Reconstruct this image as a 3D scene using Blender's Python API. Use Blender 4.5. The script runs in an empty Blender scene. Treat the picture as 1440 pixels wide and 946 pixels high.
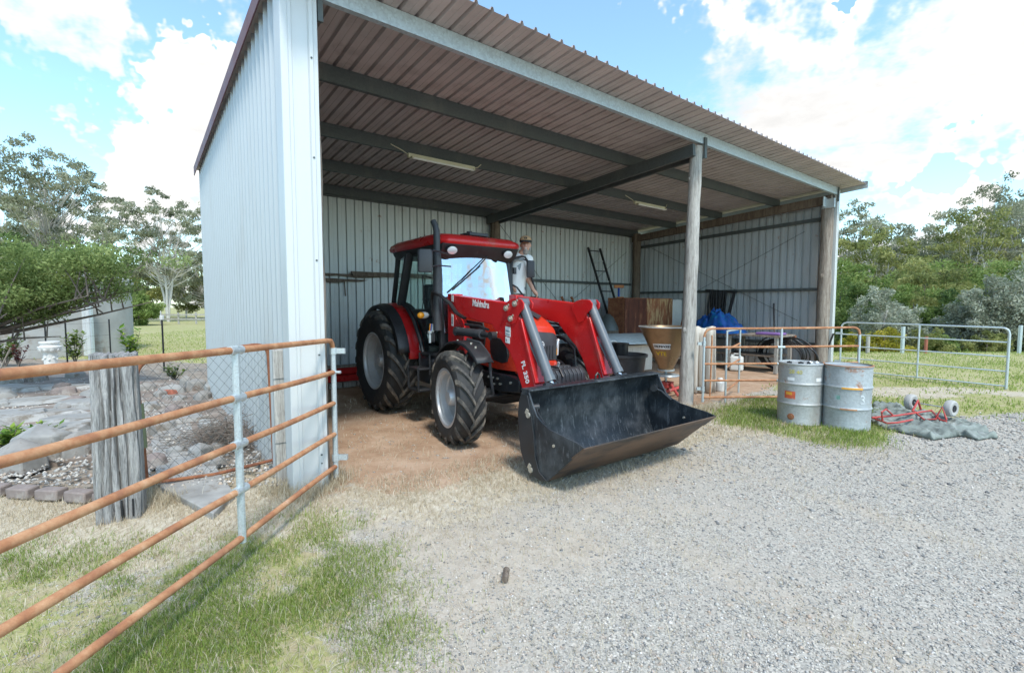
import bpy, bmesh, math, random
import numpy as np
from mathutils import Vector, Matrix, Euler
R = math.radians
C = bpy.context.scene.collection
scene = bpy.context.scene

# ------------------------------------------------------------------ camera
CAM_H = 1.7
PITCH = math.atan((473 - 429) / 680.0)
cd = bpy.data.cameras.new('camera'); cd.sensor_width = 36; cd.lens = 17.0
cd.clip_start = .05; cd.clip_end = 2000
cam = bpy.data.objects.new('camera', cd); C.objects.link(cam)
cam.location = (0, 0, CAM_H); cam.rotation_euler = (R(90) - PITCH, 0, 0)
scene.camera = cam

# ------------------------------------------------------------------ sky, sun, exposure
SUN_EL, SUN_AZ = 56, 158            # azimuth clockwise from +Y (behind the camera, a little right)
sd = Vector((math.sin(R(SUN_AZ)) * math.cos(R(SUN_EL)), math.cos(R(SUN_AZ)) * math.cos(R(SUN_EL)), math.sin(R(SUN_EL))))
sl = bpy.data.lights.new('sun', 'SUN'); sl.energy = 1.5; sl.angle = R(10); sl.color = (1, .955, .88)
so = bpy.data.objects.new('sun', sl); C.objects.link(so)
so.rotation_euler = (-sd).to_track_quat('-Z', 'Y').to_euler(); so.location = sd * 60

SKY_STRENGTH = .13
EXPOSURE = 1.12
scene.view_settings.view_transform = 'Standard'; scene.view_settings.look = 'None'
scene.view_settings.exposure = EXPOSURE; scene.view_settings.gamma = 1
scene.view_settings.use_curve_mapping = False
cy = scene.cycles; cy.max_bounces = 7; cy.diffuse_bounces = 3; cy.glossy_bounces = 3; cy.transmission_bounces = 4; cy.transparent_max_bounces = 10; cy.caustics_reflective = False; cy.caustics_refractive = False


class G:
    """small node-graph helper"""
    def __init__(s, nt):
        s.nt = nt; s.x = 0
    def n(s, t, props=None, **ins):
        nd = s.nt.nodes.new(t); s.x += 180; nd.location = (s.x, 0)
        for k, v in (props or {}).items(): setattr(nd, k, v)
        for k, v in ins.items():
            s.set(nd, k.replace('_', ' '), v)
        return nd
    def set(s, nd, key, v):
        sk = nd.inputs[key] if not isinstance(key, int) else nd.inputs[key]
        if isinstance(v, bpy.types.NodeSocket): s.nt.links.new(v, sk)
        else:
            if isinstance(v, (tuple, list)) and len(v) == 3 and sk.type == 'RGBA': v = (*v, 1)
            sk.default_value = v
    def coord(s, kind='Object'): return s.n('ShaderNodeTexCoord').outputs[kind]
    def pos(s): return s.n('ShaderNodeNewGeometry').outputs['Position']
    def map(s, vec, scale=(1, 1, 1), loc=(0, 0, 0), rot=(0, 0, 0)):
        return s.n('ShaderNodeMapping', Vector=vec, Scale=scale, Location=loc, Rotation=rot).outputs[0]
    def noise(s, scale, vec=None, detail=4, rough=.6, dist=0, out='Fac'):
        kw = dict(Scale=scale, Detail=detail, Roughness=rough, Distortion=dist)
        if vec is not None: kw['Vector'] = vec
        return s.n('ShaderNodeTexNoise', **kw).outputs[out]
    def vor(s, scale, vec=None, out='Distance', feature='F1', rnd=1):
        kw = dict(Scale=scale, Randomness=rnd)
        if vec is not None: kw['Vector'] = vec
        return s.n('ShaderNodeTexVoronoi', dict(feature=feature), **kw).outputs[out]
    def ramp(s, fac, pts):
        nd = s.n('ShaderNodeValToRGB'); s.set(nd, 0, fac); e = nd.color_ramp.elements
        while len(e) < len(pts): e.new(.5)
        for i, (p, c) in enumerate(pts):
            e[i].position = p
            e[i].color = (c, c, c, 1) if not isinstance(c, (tuple, list)) else (*c[:3], 1)
        return nd.outputs[0]
    def mix(s, fac, a, b, blend='MIX'):
        nd = s.n('ShaderNodeMix', dict(data_type='RGBA', blend_type=blend))
        s.set(nd, 0, fac); s.set(nd, 6, a); s.set(nd, 7, b)
        return nd.outputs[2]
    def m(s, op, a, b=0.0, c=None, clamp=False):
        nd = s.n('ShaderNodeMath', dict(operation=op, use_clamp=clamp)); s.set(nd, 0, a); s.set(nd, 1, b)
        if c is not None: s.set(nd, 2, c)
        return nd.outputs[0]
    def mr(s, v, a, b, c=0.0, d=1.0, smooth=True):
        nd = s.n('ShaderNodeMapRange', dict(interpolation_type='SMOOTHSTEP' if smooth else 'LINEAR'))
        for i, q in enumerate((v, a, b, c, d)): s.set(nd, i, q)
        return nd.outputs[0]
    def attr(s, name, out='Fac'): return s.n('ShaderNodeAttribute', dict(attribute_name=name)).outputs[out]
    def bump(s, h, strength=.3, dist=.01):
        return s.n('ShaderNodeBump', Strength=strength, Distance=dist, Height=h).outputs[0]


def pix_dir(px, py):
    a = (px - 720) / 680; b = (473 - py) / 680
    return Vector((a, math.cos(PITCH) + b * math.sin(PITCH), -math.sin(PITCH) + b * math.cos(PITCH))).normalized()


world = bpy.data.worlds.new('World'); scene.world = world; world.use_nodes = True
wn = world.node_tree; wn.nodes.clear(); g = G(wn)
sky = g.n('ShaderNodeTexSky', dict(sky_type='NISHITA', sun_disc=False, sun_elevation=R(SUN_EL), sun_rotation=R(SUN_AZ), air_density=1.0, dust_density=.6, ozone_density=1.6)).outputs[0]
sky = g.mix(1.0, sky, (1.08, 1.30, 1.26), 'MULTIPLY')
sky = g.mix(.05, sky, (4.2, 4.5, 4.7))
dv = g.coord('Generated')
wv = g.n('ShaderNodeVectorMath', dict(operation='MULTIPLY_ADD')); wn.links.new(g.noise(2.4, dv, 6, .66, 0, 'Color'), wv.inputs[0]); wv.inputs[1].default_value = (.30, .30, .30); wn.links.new(g.n('ShaderNodeVectorMath', dict(operation='SUBTRACT'), Vector=dv).outputs[0], wv.inputs[2]); wv.inputs[2].links[0].from_node.inputs[1].default_value = (.15, .15, .15); dvw = wv.outputs[0]
sep = g.n('ShaderNodeSeparateXYZ', Vector=dv)
den = g.m('ADD', g.m('MAXIMUM', sep.outputs[2], 0), .16)
pv = g.n('ShaderNodeCombineXYZ', X=g.m('DIVIDE', sep.outputs[0], den), Y=g.m('DIVIDE', sep.outputs[1], den), Z=0.0).outputs[0]
nz = g.noise(1.35, pv, 7, .64)
dens = g.m('ADD', g.m('MULTIPLY', g.m('SUBTRACT', nz, .5), 3.6), -.10)
for (px, py, rad, w) in [(1290, 90, 25, .62), (960, 60, 9, .30), (1100, 40, 14, .35), (1300, 285, 9, .55), (1420, 262, 9, .5), (1440, 150, 12, .3),
                         (60, 20, 20, .6), (200, 90, 15, .55), (190, 275, 7, .55), (265, 290, 6, .6), (20, 245, 8, .3), (120, 200, 15, -.75), (330, 215, 9, -.3), (20, 200, 10, -.4),
                         (700, 30, 14, -1.0), (860, 120, 6, -.1), (1250, 215, 8, -1.1), (1390, 225, 8, -1.0), (1320, 215, 6, -.6), (925, 95, 5.5, -1.3), (1105, 105, 5.5, -1.2), (1010, 95, 3.5, -.6), (1190, 90, 4, -.5), (1260, 90, 12, .25), (1010, 40, 10, .3), (1210, 190, 4, -.3), (20, 170, 6, -.3)]:
    c = pix_dir(px, py)
    dt = g.n('ShaderNodeVectorMath', dict(operation='DOT_PRODUCT'), Vector=dvw); dt.inputs[1].default_value = c
    dens = g.m('ADD', dens, g.mr(dt.outputs['Value'], math.cos(R(rad)), 1.0, 0.0, w))
cl = g.mr(dens, -.10, .55)
shade = g.mr(nz, .38, .66, 1.14, .84)
cloud = g.mix(1.0, (3.9, 3.86, 3.8), g.n('ShaderNodeCombineXYZ', X=shade, Y=shade, Z=shade).outputs[0], 'MULTIPLY')
skyc = g.mix(cl, sky, cloud)
world.cycles.sampling_method = 'MANUAL'; world.cycles.sample_map_resolution = 512
bg = g.n('ShaderNodeBackground', Color=skyc, Strength=SKY_STRENGTH)
wo = g.n('ShaderNodeOutputWorld'); wn.links.new(bg.outputs[0], wo.inputs[0])

# ------------------------------------------------------------------ helpers
rng = np.random.default_rng(7); random.seed(7)


def GP(px, py, z=0.0):
    """ground (or height z) point measured in the photograph"""
    d = pix_dir(px, py); t = (z - CAM_H) / d.z
    return Vector((d.x * t, d.y * t, z))


class MB:
    def __init__(s): s.v = []; s.f = []
    def add(s, vs, fs, M=None):
        b = len(s.v)
        s.v += [tuple(M @ Vector(q)) for q in vs] if M is not None else [tuple(q) for q in vs]
        s.f += [tuple(i + b for i in q) for q in fs]; return s
    def box(s, c, sz, rot=None, M=None):
        x, y, z = (k / 2 for k in sz)
        vs = [(-x, -y, -z), (x, -y, -z), (x, y, -z), (-x, y, -z), (-x, -y, z), (x, -y, z), (x, y, z), (-x, y, z)]
        T = Matrix.Translation(c)
        if rot is not None: T = T @ Euler(rot).to_matrix().to_4x4()
        if M is not None: T = M @ T
        return s.add(vs, [(0, 3, 2, 1), (4, 5, 6, 7), (0, 1, 5, 4), (1, 2, 6, 5), (2, 3, 7, 6), (3, 0, 4, 7)], T)
    def bar(s, a, b, w, h, up=(0, 0, 1)):
        a = Vector(a); b = Vector(b); d = b - a; L = d.length; d.normalize()
        y = Vector(up).cross(d)
        if y.length < 1e-4: y = Vector((1, 0, 0)).cross(d)
        y.normalize(); z = d.cross(y)
        M = Matrix((d, y, z)).transposed().to_4x4(); M.translation = (a + b) / 2
        return s.box((0, 0, 0), (L, w, h), None, M)
    def tube(s, pts, r, n=8, cap=True):
        pts = [Vector(p) for p in pts]; k = len(pts)
        rs = r if isinstance(r, (list, tuple)) else [r] * k
        t0 = (pts[1] - pts[0]).normalized()
        u = t0.orthogonal().normalized(); vs = []
        for i, p in enumerate(pts):
            t = (pts[min(i + 1, k - 1)] - pts[max(i - 1, 0)]).normalized()
            u = (u - t * u.dot(t)); u = u.normalized() if u.length > 1e-6 else t.orthogonal().normalized()
            w = t.cross(u)
            for j in range(n):
                a = 2 * math.pi * j / n; vs.append(p + (u * math.cos(a) + w * math.sin(a)) * rs[i])
        fs = [(i * n + j, i * n + (j + 1) % n, (i + 1) * n + (j + 1) % n, (i + 1) * n + j) for i in range(k - 1) for j in range(n)]
        if cap: fs += [tuple(range(n - 1, -1, -1)), tuple((k - 1) * n + j for j in range(n))]
        return s.add(vs, fs)
    def lathe(s, prof, n=32, M=None, closed=False):
        """prof = [(r, h)] around local z"""
        k = len(prof); vs = []
        for (r, h) in prof:
            for j in range(n):
                a = 2 * math.pi * j / n; vs.append((r * math.cos(a), r * math.sin(a), h))
        fs = [(i * n + j, i * n + (j + 1) % n, (i + 1) * n + (j + 1) % n, (i + 1) * n + j) for i in range(k - 1) for j in range(n)]
        if closed: fs += [((k - 1) * n + j, (k - 1) * n + (j + 1) % n, (j + 1) % n, j) for j in range(n)]
        return s.add(vs, fs, M)
    def disc(s, c, r, nrm, n=20, th=.01):
        c = Vector(c); q = Vector(nrm).normalized()
        return s.tube([c - q * th / 2, c + q * th / 2], r, n)
    def prism(s, poly, c0, c1, plane='xz'):
        def P(a, b, c): return {'xz': (a, c, b), 'yz': (c, a, b), 'xy': (a, b, c)}[plane]
        n = len(poly); vs = [P(a, b, c0) for a, b in poly] + [P(a, b, c1) for a, b in poly]
        fs = [tuple(range(n)), tuple(range(2 * n - 1, n - 1, -1))] + [(i, (i + 1) % n, n + (i + 1) % n, n + i) for i in range(n)]
        return s.add(vs, fs)
    def sphere(s, c, r, nu=12, nv=8, sc=(1, 1, 1)):
        vs = []; c = Vector(c)
        for i in range(nv + 1):
            th = math.pi * i / nv
            for j in range(nu):
                a = 2 * math.pi * j / nu
                vs.append(c + Vector((math.sin(th) * math.cos(a) * sc[0], math.sin(th) * math.sin(a) * sc[1], math.cos(th) * sc[2])) * r)
        fs = [(i * nu + j, i * nu + (j + 1) % nu, (i + 1) * nu + (j + 1) % nu, (i + 1) * nu + j) for i in range(nv) for j in range(nu)]
        return s.add(vs, fs)
    def mesh(s, name, smooth=35, fix=True):
        me = bpy.data.meshes.new(name); me.from_pydata(s.v, [], s.f)
        if fix:
            bm = bmesh.new(); bm.from_mesh(me); bmesh.ops.recalc_face_normals(bm, faces=bm.faces); bm.to_mesh(me); bm.free()
        if smooth:
            me.shade_smooth(); me.set_sharp_from_angle(angle=R(smooth))
        me.update(); return me
    def build(s, name, m, parent=None, bevel=0, smooth=35, fix=True, seg=2):
        return link(name, s.mesh(name, smooth, fix), m, parent, bevel, seg)


def link(name, me, m, parent=None, bevel=0, seg=2):
    if m is not None and not me.materials: me.materials.append(m)
    o = bpy.data.objects.new(name, me); C.objects.link(o)
    if parent is not None: o.parent = parent
    if bevel:
        b = o.modifiers.new('bevel', 'BEVEL'); b.width = bevel; b.segments = seg; b.limit_method = 'ANGLE'; b.angle_limit = R(40)
    return o


def empty(name, loc=(0, 0, 0), rz=0, rot=None):
    o = bpy.data.objects.new(name, None); C.objects.link(o); o.location = loc
    o.rotation_euler = rot if rot else (0, 0, rz); o.empty_display_size = .2
    return o


def tag(o, label=None, cat=None, group=None, kind=None):
    if label: o['label'] = label
    if cat: o['category'] = cat
    if group: o['group'] = group
    if kind: o['kind'] = kind
    return o


def np_mesh(name, verts, faces, tint=None, smooth=False):
    """verts (N,3), faces (M,k) arrays"""
    verts = np.asarray(verts, np.float32); faces = np.asarray(faces, np.int32)
    me = bpy.data.meshes.new(name); k = faces.shape[1]
    me.vertices.add(len(verts)); me.vertices.foreach_set('co', verts.ravel())
    me.loops.add(faces.size); me.loops.foreach_set('vertex_index', faces.ravel())
    me.polygons.add(len(faces)); me.polygons.foreach_set('loop_start', np.arange(0, faces.size, k, dtype=np.int32))
    if smooth: me.polygons.foreach_set('use_smooth', np.ones(len(faces), bool))
    me.update(calc_edges=True)
    if tint is not None:
        at = me.attributes.new('tint', 'FLOAT', 'FACE'); at.data.foreach_set('value', np.asarray(tint, np.float32))
    return me


def copy_tree(o, parent=None):
    c = o.copy(); C.objects.link(c); c.parent = parent
    for ch in list(o.children): copy_tree(ch, c)
    return c


def text_mesh(name, body, size, M, m, parent, bold=.0, extrude=.001, sx=1.0):
    cu = bpy.data.curves.new(name, 'FONT'); cu.body = body; cu.size = size; cu.extrude = extrude; cu.offset = bold
    cu.align_x = 'CENTER'; cu.align_y = 'CENTER'; cu.resolution_u = 3
    t = bpy.data.objects.new(name, cu); C.objects.link(t)
    bpy.context.view_layer.update()
    me = bpy.data.meshes.new_from_object(t.evaluated_get(bpy.context.evaluated_depsgraph_get()))
    bpy.data.objects.remove(t)
    me.transform(Matrix.Diagonal((sx, 1, 1, 1))); me.transform(M)
    me.name = name; me.materials.clear()
    return link(name, me, m, parent)


def frame(o, x, y):
    """matrix with origin o, x axis x, y axis y"""
    x = Vector(x).normalized(); y = Vector(y); z = x.cross(y).normalized(); y = z.cross(x)
    M = Matrix((x, y, z)).transposed().to_4x4(); M.translation = o; return M


# ------------------------------------------------------------------ materials
def newmat(name):
    m = bpy.data.materials.new(name); m.use_nodes = True
    gg = G(m.node_tree); b = m.node_tree.nodes['Principled BSDF']
    return m, gg, b


def mat(name, col, rough=.5, metal=0.0, var=.12, vs=3.0, col2=None, ms=4.0, mt=(.5, .65), bump=0, bs=30, spec=.5, coat=0, stretch=(1, 1, 1), rough2=None):
    m, q, b = newmat(name)
    co = q.map(q.coord('Object'), stretch)
    n1 = q.noise(vs, co, 3)
    lo = tuple(c * (1 - var) for c in col); hi = tuple(min(1, c * (1 + var)) for c in col)
    c = q.ramp(n1, [(.3, lo), (.7, hi)])
    if col2 is not None:
        f = q.mr(q.noise(ms, co, 5, .68), mt[0], mt[1]); c = q.mix(f, c, col2)
        if rough2 is not None: q.set(b, 'Roughness', q.mr(f, 0, 1, rough, rough2, False))
    q.set(b, 'Base Color', c)
    if rough2 is None:
        q.set(b, 'Roughness', q.mr(n1, .3, .7, max(0, rough - .08), min(1, rough + .08), False))
    b.inputs['Metallic'].default_value = metal; b.inputs['Specular IOR Level'].default_value = spec
    b.inputs['Coat Weight'].default_value = coat; b.inputs['Coat Roughness'].default_value = .08
    if bump: q.set(b, 'Normal', q.bump(q.noise(bs, co, 5), bump, .01))
    return m


def wood_mat(name, c1, c2, dark, scale=1.0, bump=.5):
    m, q, b = newmat(name)
    co = q.map(q.coord('Object'), (9 * scale, 9 * scale, .7 * scale))
    n = q.noise(3, co, 8, .7, .3); c = q.ramp(n, [(.25, dark), (.42, c1), (.62, c2), (.8, tuple(k * 1.08 for k in c2))])
    fine = q.noise(14, co, 4, .7)
    c = q.mix(q.mr(fine, .55, .35, 0, .45), c, tuple(k * .8 for k in dark))
    q.set(b, 'Base Color', c); b.inputs['Roughness'].default_value = .9; b.inputs['Specular IOR Level'].default_value = .2
    q.set(b, 'Normal', q.bump(q.m('ADD', n, q.m('MULTIPLY', fine, .5)), bump, .02)); return m


def zinc_mat(name, col, rust=0.0, dirt=.2, metal=.35, rough=.42, sp=60, spn=.14):
    m, q, b = newmat(name); co = q.coord('Object')
    v = q.vor(sp, co, 'Color'); bw = q.n('ShaderNodeRGBToBW', Color=v).outputs[0]
    c = q.ramp(bw, [(0.1, tuple(k * (1 - spn) for k in col)), (.9, tuple(min(1, k * (1 + spn * .7)) for k in col))])
    big = q.noise(1.6, q.map(co, (1, 1, .35)), 6, .65)
    c = q.mix(q.mr(big, .5, .78, 0, dirt), c, (.30, .27, .23))
    if rust:
        c = q.mix(q.mr(q.noise(5, co, 8, .72), .62 - rust * .25, .74 - rust * .2), c, (.33, .13, .05))
    q.set(b, 'Base Color', c); b.inputs['Metallic'].default_value = metal
    q.set(b, 'Roughness', q.mr(bw, 0, 1, rough - .08, rough + .12, False)); return m


def rust_mat(name, c1=(.40, .17, .07), c2=(.52, .27, .13), dark=(.22, .09, .05), pale=(.62, .50, .40), s=1.0):
    m, q, b = newmat(name); co = q.coord('Object')
    n = q.noise(7 * s, co, 8, .7)
    c = q.ramp(n, [(.28, dark), (.45, c1), (.62, c2), (.75, pale)])
    c = q.mix(q.mr(q.noise(1.9 * s, co, 5, .7), .50, .72, 0, .6), c, dark); c = q.mix(q.mr(q.noise(16 * s, co, 5, .75), .66, .74, 0, .8), c, (.62, .58, .52))
    q.set(b, 'Base Color', c); b.inputs['Roughness'].default_value = .85; b.inputs['Specular IOR Level'].default_value = .25
    q.set(b, 'Normal', q.bump(q.noise(60 * s, co, 5), .3, .004)); return m


def leaf_mat(name, cols, trans=.3):
    m, q, b = newmat(name)
    t = q.attr('tint'); c = q.ramp(t, [(i / (len(cols) - 1), k) for i, k in enumerate(cols)])
    q.set(b, 'Base Color', c); b.inputs['Roughness'].default_value = .6; b.inputs['Specular IOR Level'].default_value = .3
    tr = q.n('ShaderNodeBsdfTranslucent', Color=c)
    mx = q.n('ShaderNodeMixShader'); mx.inputs[0].default_value = trans
    out = m.node_tree.nodes['Material Output']
    m.node_tree.links.new(b.outputs[0], mx.inputs[1]); m.node_tree.links.new(tr.outputs[0], mx.inputs[2]); m.node_tree.links.new(mx.outputs[0], out.inputs[0])
    return m


def glass_mat(name, tint, refl, rough=.02):
    m, q, b = newmat(name); nt = m.node_tree
    tr = q.n('ShaderNodeBsdfTransparent', Color=(*tint, 1)); gl = q.n('ShaderNodeBsdfGlossy', Roughness=rough)
    gl.inputs['Color'].default_value = (.93, .98, 1, 1)
    fr = q.n('ShaderNodeFresnel', IOR=1.5 if refl >= 0 else 1.08).outputs[0]
    w = q.noise(1.3, q.coord('Object'), 3, .5)
    q.set(gl, 'Normal', q.bump(w, .35, .05)) if refl > .3 else None
    mx = q.n('ShaderNodeMixShader'); q.set(mx, 0, q.m('ADD', fr, refl, clamp=True))
    nt.links.new(tr.outputs[0], mx.inputs[1]); nt.links.new(gl.outputs[0], mx.inputs[2])
    nt.links.new(mx.outputs[0], nt.nodes['Material Output'].inputs[0]); return m


M = {}
M['wall'] = zinc_mat('zincalume wall', (.46, .50, .52), 0, .22, .30, .45, 160, .03)
M['wall_in'] = zinc_mat('weathered zincalume wall', (.61, .65, .66), .05, .45, .25, .5, 160, .03)
M['flash'] = zinc_mat('flashing', (.63, .645, .64), 0, .12, .2, .45, 160, .02)
M['galv'] = zinc_mat('galvanised steel', (.56, .62, .64), 0, .2, .5, .42, 120)
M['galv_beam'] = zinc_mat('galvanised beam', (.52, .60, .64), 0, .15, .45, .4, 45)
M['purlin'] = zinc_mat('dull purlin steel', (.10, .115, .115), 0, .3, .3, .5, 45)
M['drum'] = zinc_mat('drum zinc', (.45, .46, .45), .10, .95, .35, .55, 50)
M['drum2'] = zinc_mat('old drum zinc', (.42, .45, .46), .25, .95, .35, .55, 50)
M['roof'] = mat('roof sheet', (.50, .445, .435), .55, .1, .14, 1.2, (.41, .36, .35), 2.0)
M['barge'] = mat('dark red barge', (.13, .04, .045), .5)
M['post'] = wood_mat('grey hardwood post', (.36, .34, .31), (.55, .53, .49), (.13, .115, .10), .8)
M['post_b'] = wood_mat('brown hardwood post', (.25, .205, .17), (.40, .35, .30), (.10, .08, .065), .8)
M['oldpost'] = wood_mat('weathered gatepost timber', (.34, .33, .32), (.56, .54, .52), (.05, .045, .042), 1.2, 1.0)
M['timber'] = wood_mat('brown timber', (.15, .115, .09), (.24, .195, .155), (.06, .045, .035), .7)
M['rust'] = rust_mat('rusty pipe', (.42, .19, .095), (.56, .31, .17), (.27, .12, .075), (.66, .50, .40))
M['rust2'] = rust_mat('dark rust', (.26, .10, .055), (.36, .16, .08), (.12, .055, .04), (.42, .25, .15))
M['rustsheet'] = mat('rusted sheet', (.27, .105, .05), .85, .1, .45, 2.5, (.52, .35, .18), 3.2, (.46, .62), .3, 25, stretch=(2.5, 2.5, .6))
M['white'] = mat('white enamel', (.72, .73, .70), .5, 0, .08, 3, (.45, .40, .33), 3, (.6, .8))
M['red'] = mat('tractor red paint', (.56, .016, .018), .30, 0, .06, 2, (.38, .085, .06), 3.4, (.52, .85), coat=.3, spec=.5)
M['orange'] = mat('tractor hood red orange', (.62, .045, .02), .28, 0, .05, 2, coat=.45)
M['black'] = mat('black painted steel', (.022, .024, .027), .45, 0, .25, 5, (.10, .09, .08), 6, (.58, .8))
M['plastic'] = mat('dark grey plastic', (.045, .048, .054), .5, 0, .2, 5, (.12, .115, .11), 5, (.58, .85))
M['tyre'] = mat('tyre rubber', (.026, .027, .028), .75, 0, .25, 8, (.075, .07, .062), 5, (.5, .75), .15, 60)
M['lug'] = mat('tread lug rubber', (.06, .058, .055), .85, 0, .25, 9, (.19, .165, .135), 7, (.42, .65), .15, 60)
M['rim'] = mat('silver rim', (.60, .61, .62), .4, .35, .08, 5, (.42, .37, .31), 4, (.6, .8))
M['cyl'] = mat('grey cylinder paint', (.115, .13, .145), .4, 0, .1, 4, (.22, .21, .2), 5, (.55, .8))
M['chrome'] = mat('chrome rod', (.8, .8, .8), .15, 1)
M['pin'] = mat('zinc pin', (.58, .55, .47), .4, .6)
M['decal'] = mat('white decal', (.80, .80, .80), .5, 0, .03)
M['decalgrey'] = mat('printed grey', (.28, .34, .37), .6)
M['yellow'] = mat('yellow sticker', (.75, .52, .03), .5)
M['amber'] = mat('amber lens', (.85, .33, .02), .25)
M['lens'] = mat('lamp lens', (.75, .78, .8), .15, .3, .05)
M['blue'] = mat('blue hose sleeve', (.02, .09, .45), .5)
M['glass'] = glass_mat('green tinted glass', (.84, .97, .93), .06)
M['wind'] = glass_mat('sky reflecting windscreen', (.55, .72, .70), .50, .03)
M['clear'] = glass_mat('clear door glass', (.99, 1, .995), -.001)
M['concrete'] = mat('old concrete', (.36, .36, .34), .9, 0, .18, 1.2, (.24, .19, .15), 1.1, (.5, .7), .4, 18)
M['stone'] = mat('pale slate', (.34, .33, .31), .9, 0, .3, 3, (.20, .17, .135), 4, (.5, .7), .6, 12)
M['rock'] = mat('rough rock', (.31, .29, .265), .95, 0, .3, 4, (.19, .145, .115), 4, (.5, .65), .8, 14)
M['brick'] = mat('weathered edging brick', (.26, .21, .19), .95, 0, .2, 6, (.38, .34, .30), 6, (.5, .7), .5, 30)
M['terracotta'] = mat('terracotta', (.36, .12, .075), .8, 0, .12, 3)
M['twig'] = mat('dry twigs', (.20, .16, .13), .9, 0, .3, 5)
M['hosem'] = mat('black poly pipe', (.018, .018, .02), .4)
M['skin'] = mat('skin', (.55, .30, .21), .55, 0, .08, 8)
M['shirt'] = mat('white cotton shirt', (.85, .84, .82), .85, 0, .05, 5, bump=.15, bs=12)
M['trouser'] = mat('blue work trousers', (.06, .08, .13), .9)
M['beard'] = mat('grey beard', (.36, .32, .285), .9, 0, .2, 30)
M['capm'] = mat('tan cap', (.40, .25, .13), .85)
M['capdark'] = mat('dark cap panel', (.03, .028, .026), .8)
M['hopper'] = mat('bronze brown hopper skin', (.30, .205, .12), .33, .55, .12, 2, (.22, .15, .09), 3, (.5, .75))
M['bag'] = mat('pale canvas', (.56, .52, .46), .95, 0, .12, 3, (.36, .30, .25), 3, (.55, .75), .5, 8, stretch=(5, 5, .6))
M['tarpb'] = mat('blue tarpaulin', (.005, .075, .30), .45, 0, .4, 5, (.0, .16, .30), 6, (.52, .65))
M['tarpg'] = mat('grey green canvas', (.20, .225, .20), .8, 0, .3, 4, (.35, .375, .35), 5, (.48, .78), .3, 20)  # paler patches put highlights on the crumpled folds into the colour
M['cartred'] = mat('faded red frame', (.50, .07, .06), .5, 0, .15, 6, (.55, .25, .2), 8, (.55, .75))
M['cartwheel'] = mat('pale grey rubber', (.42, .41, .39), .8, 0, .08, 6, (.38, .35, .31), 7, (.55, .75))
M['bark'] = mat('pale gum bark', (.55, .52, .48), .85, 0, .2, 3, (.28, .24, .2), 3, (.52, .7), stretch=(3, 3, .6))
M['bark_d'] = mat('dark bark', (.17, .14, .12), .9, 0, .25, 6, stretch=(3, 3, .8))
M['purple'] = mat('purple bag', (.22, .12, .35), .7)
M['picket'] = mat('black steel picket', (.015, .015, .017), .6)
M['plaster'] = mat('white plaster', (.74, .73, .70), .85, 0, .06, 6, (.5, .48, .44), 6, (.6, .8))
M['fluoro'] = mat('cream light fitting', (.62, .58, .42), .5)

# ================================================================== ground and zones
SL = np.array([-1.95, 4.281]); SA = .666
SU = np.array([math.cos(SA), math.sin(SA)]); SV = np.array([-math.sin(SA), math.cos(SA)])


def sm(a, b, x):
    t = np.clip((x - a) / (b - a), 0, 1); return t * t * (3 - 2 * t)


def vnoise(x, y, s, seed=0):
    x = np.asarray(x) * s + seed * 17.3; y = np.asarray(y) * s + seed * 9.7
    xi = np.floor(x).astype(np.int64); yi = np.floor(y).astype(np.int64); fx = x - xi; fy = y - yi
    def h(a, b):
        n = (a * 374761393 + b * 668265263 + seed * 144269) & 0x7fffffff
        n = ((n ^ (n >> 13)) * 1274126177) & 0x7fffffff
        return (n & 0xffff) / 65535.0
    fx = fx * fx * (3 - 2 * fx); fy = fy * fy * (3 - 2 * fy)
    return (h(xi, yi) * (1 - fx) + h(xi + 1, yi) * fx) * (1 - fy) + (h(xi, yi + 1) * (1 - fx) + h(xi + 1, yi + 1) * fx) * fy


def fbm(x, y, s, seed=0):
    return .55 * vnoise(x, y, s, seed) + .28 * vnoise(x, y, s * 2.1, seed + 1) + .17 * vnoise(x, y, s * 4.3, seed + 2)


def poly_in(x, y, pts, soft):
    """soft inside mask of a ground polygon"""
    P = np.array([(p[0], p[1]) for p in pts]); n = len(P); ins = np.zeros(x.shape, bool); dmin = np.full(x.shape, 1e9)
    for i in range(n):
        a = P[i]; b = P[(i + 1) % n]
        c = ((a[1] > y) != (b[1] > y)) & (x < (b[0] - a[0]) * (y - a[1]) / (b[1] - a[1] + 1e-12) + a[0]); ins ^= c
        ab = b - a; t = np.clip(((x - a[0]) * ab[0] + (y - a[1]) * ab[1]) / (ab @ ab), 0, 1)
        dmin = np.minimum(dmin, np.hypot(x - a[0] - t * ab[0], y - a[1] - t * ab[1]))
    sd_ = np.where(ins, dmin, -dmin); return sm(-soft, soft, sd_)


LAWN = [GP(*p) for p in [(-400, 800), (60, 770), (200, 775), (330, 745), (430, 728), (500, 742), (540, 775), (575, 830), (590, 880), (520, 925), (440, 985), (380, 1300), (-900, 1300)]]
DRUMG = [GP(*p) for p in [(1000, 577), (1060, 560), (1120, 556), (1245, 560), (1262, 600), (1235, 628), (1150, 622), (1080, 606), (1020, 596)]]
APRON = [GP(*p) for p in [(440, 700), (520, 735), (620, 745), (700, 715), (780, 692), (900, 660), (1010, 618), (1120, 612), (1220, 632), (1180, 560), (960, 560), (600, 560), (470, 600)]]
LEFTDRY = [GP(*p) for p in [(-700, 760), (-300, 690), (60, 690), (230, 690), (400, 640), (460, 660), (500, 720), (480, 760), (300, 790), (100, 820), (-300, 840)]]


DUST = [GP(*p) for p in [(430, 690), (760, 690), (1010, 610), (1180, 615), (1130, 665), (980, 710), (880, 770), (820, 880), (760, 1000), (400, 1100), (480, 800)]]


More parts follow.
